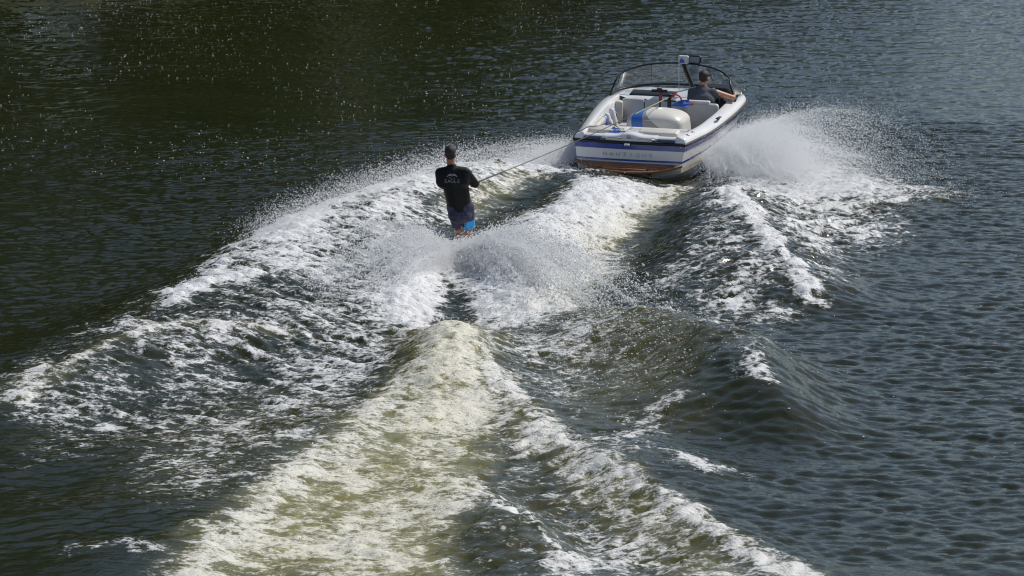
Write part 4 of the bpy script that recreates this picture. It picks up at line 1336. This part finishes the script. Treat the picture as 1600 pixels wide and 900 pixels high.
# --- tow rope and handle
off = Vector((sk[0], sk[1], -.06))
gw = off + grip
pw = bw((PYL.x, PYL.y - .03, 1.0))
rope = empty('tow_rope', gw)
tag(rope, 'taut tow rope running from the skier to the tow post in the boat', 'rope')
def rl(p): return Vector(p) - gw
dirv = (pw - gw)
def rope_pt(q): 
    p = gw + dirv * q; p.z -= .10 * math.sin(math.pi * q) * .5; return p
tube('bridle', [rl(rope_pt(q)) for q in np.linspace(.012, .13, 8)], .0115, M['rope_dark'], rope, 6)
tube('main_line', [rl(rope_pt(q)) for q in np.linspace(.13, .80, 30)], .0065, M['rope_dark'], rope, 6)
tube('yellow_section', [rl(rope_pt(q)) for q in np.linspace(.80, 1.0, 12)], .009, M['rope_yellow'], rope, 6)
hb0, hb1 = gw + Vector((-.10, .045, -.01)), gw + Vector((.07, -.03, .01))
tube('handle', [rl(hb0), rl(hb1)], .015, M['rubber'], rope, 10)
for e_ in (hb0, hb1): tube('handle_cord', [rl(e_), rl(rope_pt(.014))], .006, M['rope_dark'], rope, 6)

# ================================================================== spray: flung droplets, uncountable
def droplets(name, pos, rad, vel, label):
    """stretched three-sided drops, one joined mesh"""
    n_ = len(pos)
    vd = vel / (np.linalg.norm(vel, axis=1)[:, None] + 1e-9)
    a = np.cross(vd, rng.normal(size=(n_, 3))); a /= np.linalg.norm(a, axis=1)[:, None] + 1e-9
    b = np.cross(vd, a)
    r = rad[:, None]; st_ = 1.0 + 1.2 * rng.random((n_, 1))
    V = np.empty((n_, 5, 3), np.float32)
    V[:, 0] = pos + vd * r * st_; V[:, 4] = pos - vd * r * st_
    for k in range(3):
        an = 2 * math.pi * k / 3
        V[:, 1 + k] = pos + (a * math.cos(an) + b * math.sin(an)) * r
    F = np.array([[0, 1, 2], [0, 2, 3], [0, 3, 1], [4, 2, 1], [4, 3, 2], [4, 1, 3]], np.int32)
    idx_ = (np.arange(n_, dtype=np.int32)[:, None, None] * 5 + F[None]).reshape(-1)
    me = bpy.data.meshes.new(name)
    me.vertices.add(n_ * 5); me.vertices.foreach_set('co', V.ravel())
    me.loops.add(len(idx_)); me.loops.foreach_set('vertex_index', idx_)
    nf = len(idx_) // 3
    me.polygons.add(nf); me.polygons.foreach_set('loop_start', np.arange(0, nf * 3, 3, dtype=np.int32))
    me.update(calc_edges=True)
    o = link_mesh(name, me, M['spray'], None, True)
    tag(o, label, 'spray', kind='stuff')
    return o
def sizes(n_, lo=.003, hi=.011, p=2.6):
    return lo + (hi - lo) * rng.random(n_) ** p
def clump(n_, k, sp):
    """clustered offsets: drops fly in strings and knots"""
    c = rng.normal(size=(k, 3)) * sp
    return c[rng.integers(0, k, n_)] + rng.normal(size=(n_, 3)) * sp * .35

# skier's two plumes, thrown back and sideways from the feet
def jets(n_, k, org, vlat, vup, U, life, side, seed, axis, spread=.05, wp=3.5):
    '''ballistic strings: k jets leave org with their own speeds, the drops of a jet trail along its arc.
    side = lateral unit vector, axis = direction of travel'''
    g = np.random.default_rng(seed)
    vl = g.uniform(*vlat, k); rel = (vl - vlat[0]) / (vlat[1] - vlat[0]); vz = vup[0] + (vup[1] - vup[0]) * g.random(k) ** 1.2 * (.45 + .75 * np.sqrt(rel))
    uu = g.uniform(*U, k); wgt = g.random(k) ** wp + .02
    lf = g.uniform(.35, 1.0, k)
    ids = g.choice(k, n_, p=wgt / wgt.sum())
    flight = np.minimum(2 * vz / 9.81 + .05, life)
    tau = g.random(n_) ** .85 * flight[ids] * lf[ids]
    o_ = org(g, k)[ids]
    gust_ = g.normal(size=(n_, 3)) * (spread * (.3 + 2.2 * tau))[:, None] * (g.random(n_) ** 1.5)[:, None] * 2.2
    s_ = np.array([side[0], side[1], 0.0]); ax = np.array([axis[0], axis[1], 0.0])
    v = s_[None] * vl[ids][:, None] - ax[None] * uu[ids][:, None]
    p = o_ + v * tau[:, None] + gust_
    p[:, 2] += vz[ids] * tau - 4.9 * tau ** 2
    v = v * .35; v[:, 2] += vz[ids] - 9.8 * tau
    wz = water_z(p[:, 0], p[:, 1])
    p[:, 2] = np.maximum(p[:, 2], wz * .5) + np.maximum(0, wz) * .4
    return p, v
sax = (0.03, 0.9995); srt = (sax[1], -sax[0]); slf = (-sax[1], sax[0])
def foot_org(g, k): return np.stack([sk[0] + g.normal(size=k) * .05, sk[1] - .50 + g.normal(size=k) * .08, g.random(k) * .05], 1)
def plumes(k, sd_, sprd=.05):
    out = [jets(int(46000 * k), 210, foot_org, (1.4, 4.4), (.8, 3.7), (4.5, 9.5), .75, srt, sd_, sax, sprd),
           jets(int(28000 * k), 170, foot_org, (1.2, 3.4), (.7, 3.5), (4.5, 9.5), .75, slf, sd_ + 1, sax, sprd),
           jets(int(6000 * k), 160, foot_org, (-1.6, 1.8), (.3, 1.3), (6.5, 9.5), .5, srt, sd_ + 5, sax, .05),
           jets(int(500 * k), 60, foot_org, (-.4, .4), (1.0, 3.0), (2.0, 5.0), .5, srt, sd_ + 2, sax, .05)]
    return np.concatenate([o[0] for o in out]), np.concatenate([o[1] for o in out])
P3, V3 = plumes(.95, 100, .055)
droplets('skier_spray', P3, sizes(len(P3), .004, .022, 3.0), V3, 'white spray flung up behind the water skier on both sides')

def mist(name, pos, rad, label):
    '''the finest drops: points that render as little spheres'''
    me = bpy.data.meshes.new(name)
    me.vertices.add(len(pos)); me.vertices.foreach_set('co', pos.astype(np.float32).ravel())
    at = me.attributes.new('drop_radius', 'FLOAT', 'POINT'); at.data.foreach_set('value', rad.astype(np.float32))
    o = bpy.data.objects.new(name, me); col.objects.link(o)
    me.materials.append(M['spray'])
    ng = bpy.data.node_groups.get('mist_points')
    if ng is None:
        ng = bpy.data.node_groups.new('mist_points', 'GeometryNodeTree')
        ng.interface.new_socket('Geometry', in_out='INPUT', socket_type='NodeSocketGeometry')
        ng.interface.new_socket('Geometry', in_out='OUTPUT', socket_type='NodeSocketGeometry')
        gi = ng.nodes.new('NodeGroupInput'); go = ng.nodes.new('NodeGroupOutput')
        mp = ng.nodes.new('GeometryNodeMeshToPoints')
        na = ng.nodes.new('GeometryNodeInputNamedAttribute'); na.data_type = 'FLOAT'; na.inputs['Name'].default_value = 'drop_radius'
        sm = ng.nodes.new('GeometryNodeSetMaterial'); sm.inputs['Material'].default_value = M['spray']
        ng.links.new(gi.outputs[0], mp.inputs['Mesh']); ng.links.new(na.outputs['Attribute'], mp.inputs['Radius'])
        ng.links.new(mp.outputs[0], sm.inputs['Geometry']); ng.links.new(sm.outputs[0], go.inputs[0])
    md = o.modifiers.new('points', 'NODES'); md.node_group = ng
    tag(o, label, 'mist', kind='stuff')
    return o
P3, V3 = plumes(5.5, 100, .075)
mist('skier_mist', P3, sizes(len(P3), .002, .007, 1.5), 'fine white mist hanging in the plumes behind the skier')

bax = (hx, hy); brt = (hy, -hx); blf = (-hy, hx)
def hull_org(sgn):
    def f(g, k):
        ly_ = 1.2 + 2.3 * g.random(k); lx_ = sgn * (1.0 + .05 * g.random(k))
        return np.stack([bx0 + lx_ * hy + ly_ * hx, by0 - lx_ * hx + ly_ * hy, np.full(k, .12)], 1)
    return f
def along(pts, n_, surf=0.3):
    L = np.array(px_line([(p[0], p[1], p[2]) for p in pts]))
    s = np.concatenate([[0], np.cumsum(np.hypot(*np.diff(L[:, :2], axis=0).T))])
    q = rng.random(n_) * s[-1]
    return np.interp(q, s, L[:, 0]), np.interp(q, s, L[:, 1]), q / s[-1]
# port hull wave
def port(n_):
  x, y, q = along([(905, 245, .3), (850, 236, .4), (780, 237, .5), (700, 256, .5), (600, 290, .45), (500, 330, .40), (420, 372, .36)], n_)
  hgt = np.interp(q, [0, .2, .6, 1], [.30, .42, .28, .12])
  z = water_z(x, y) + rng.exponential(1, n_) * hgt * .17
  P_a = np.stack([x, y, z], 1) + np.stack([rng.normal(size=n_) * .22 - .1, rng.normal(size=n_) * .6, np.zeros(n_)], 1) + clump(n_, 400, .10)
  P_b, _v = jets(n_, 420, hull_org(-1), (1.0, 5.5), (.4, 2.1), (4.0, 9.0), .6, (-hy, hx), 400, (hx, hy), .06)
  return np.concatenate([P_a[:n_ // 3], P_b])
P3 = port(11000); n_ = len(P3)
droplets('port_spray', P3, sizes(n_, .003, .012), rng.normal(size=(n_, 3)) + np.array([-1, 0, .6]), 'white spray blown off the left hand hull wave behind the skier')
P3 = port(80000)
mist('port_mist', P3, sizes(len(P3), .002, .006, 1.5), 'fine white mist over the foaming hull wave left of the boat')
# starboard fan
def fan(n_):
    a_, av = jets(int(n_ * .66), 520, hull_org(1), (1.6, 6.4), (1.0, 4.3), (3.5, 8.0), .9, brt, 300, bax, .08, 1.6)
    b_, bv = jets(int(n_ * .34), 300, hull_org(1), (4.0, 9.5), (.6, 2.3), (5.0, 9.0), .6, brt, 301, bax, .07, 1.6)
    return np.concatenate([a_, b_]), np.concatenate([av, bv])
P3, V3 = fan(34000)
droplets('starboard_spray', P3, sizes(len(P3), .0025, .010), V3, 'white fan of spray thrown out from the right side of the hull')
P3, V3 = fan(420000)
mist('starboard_mist', P3, sizes(len(P3), .002, .006, 1.5), 'fine white mist drifting over the fan of spray right of the boat')
# torn bits over the foaming water everywhere in the wake
n_ = 260000
x = rng.uniform(-7.5, 9.5, n_); y = rng.uniform(34, 64, n_)
fo_ = foam_at(x, y)
keep = rng.random(n_) < np.clip(fo_ - .25, 0, 1) ** 1.3 * .75
x, y = x[keep], y[keep]; n_ = len(x)
z = water_z(x, y) + rng.exponential(.035, n_) - .005
droplets('foam_drops', np.stack([x, y, z], 1), sizes(n_, .003, .012), rng.normal(size=(n_, 3)), 'loose drops and flecks skipping over the churned wake')
# speckles on the olive wave face and white drops standing in for sun glints on the water beyond
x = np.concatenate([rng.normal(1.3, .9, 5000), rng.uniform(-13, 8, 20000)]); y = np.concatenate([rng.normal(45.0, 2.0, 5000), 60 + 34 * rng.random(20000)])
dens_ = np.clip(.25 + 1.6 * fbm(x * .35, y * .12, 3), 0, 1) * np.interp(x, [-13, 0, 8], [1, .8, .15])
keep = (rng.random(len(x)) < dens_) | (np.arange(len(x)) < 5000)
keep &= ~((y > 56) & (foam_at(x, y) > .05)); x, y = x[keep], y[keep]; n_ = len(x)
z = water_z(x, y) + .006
droplets('drops_and_glint_flecks', np.stack([x, y, z], 1), sizes(n_, .0035, .013, 2.8), rng.normal(size=(n_, 3)) * np.array([1, .3, .1]), 'scattered drops and white flecks standing in for sun glints on the dark water')
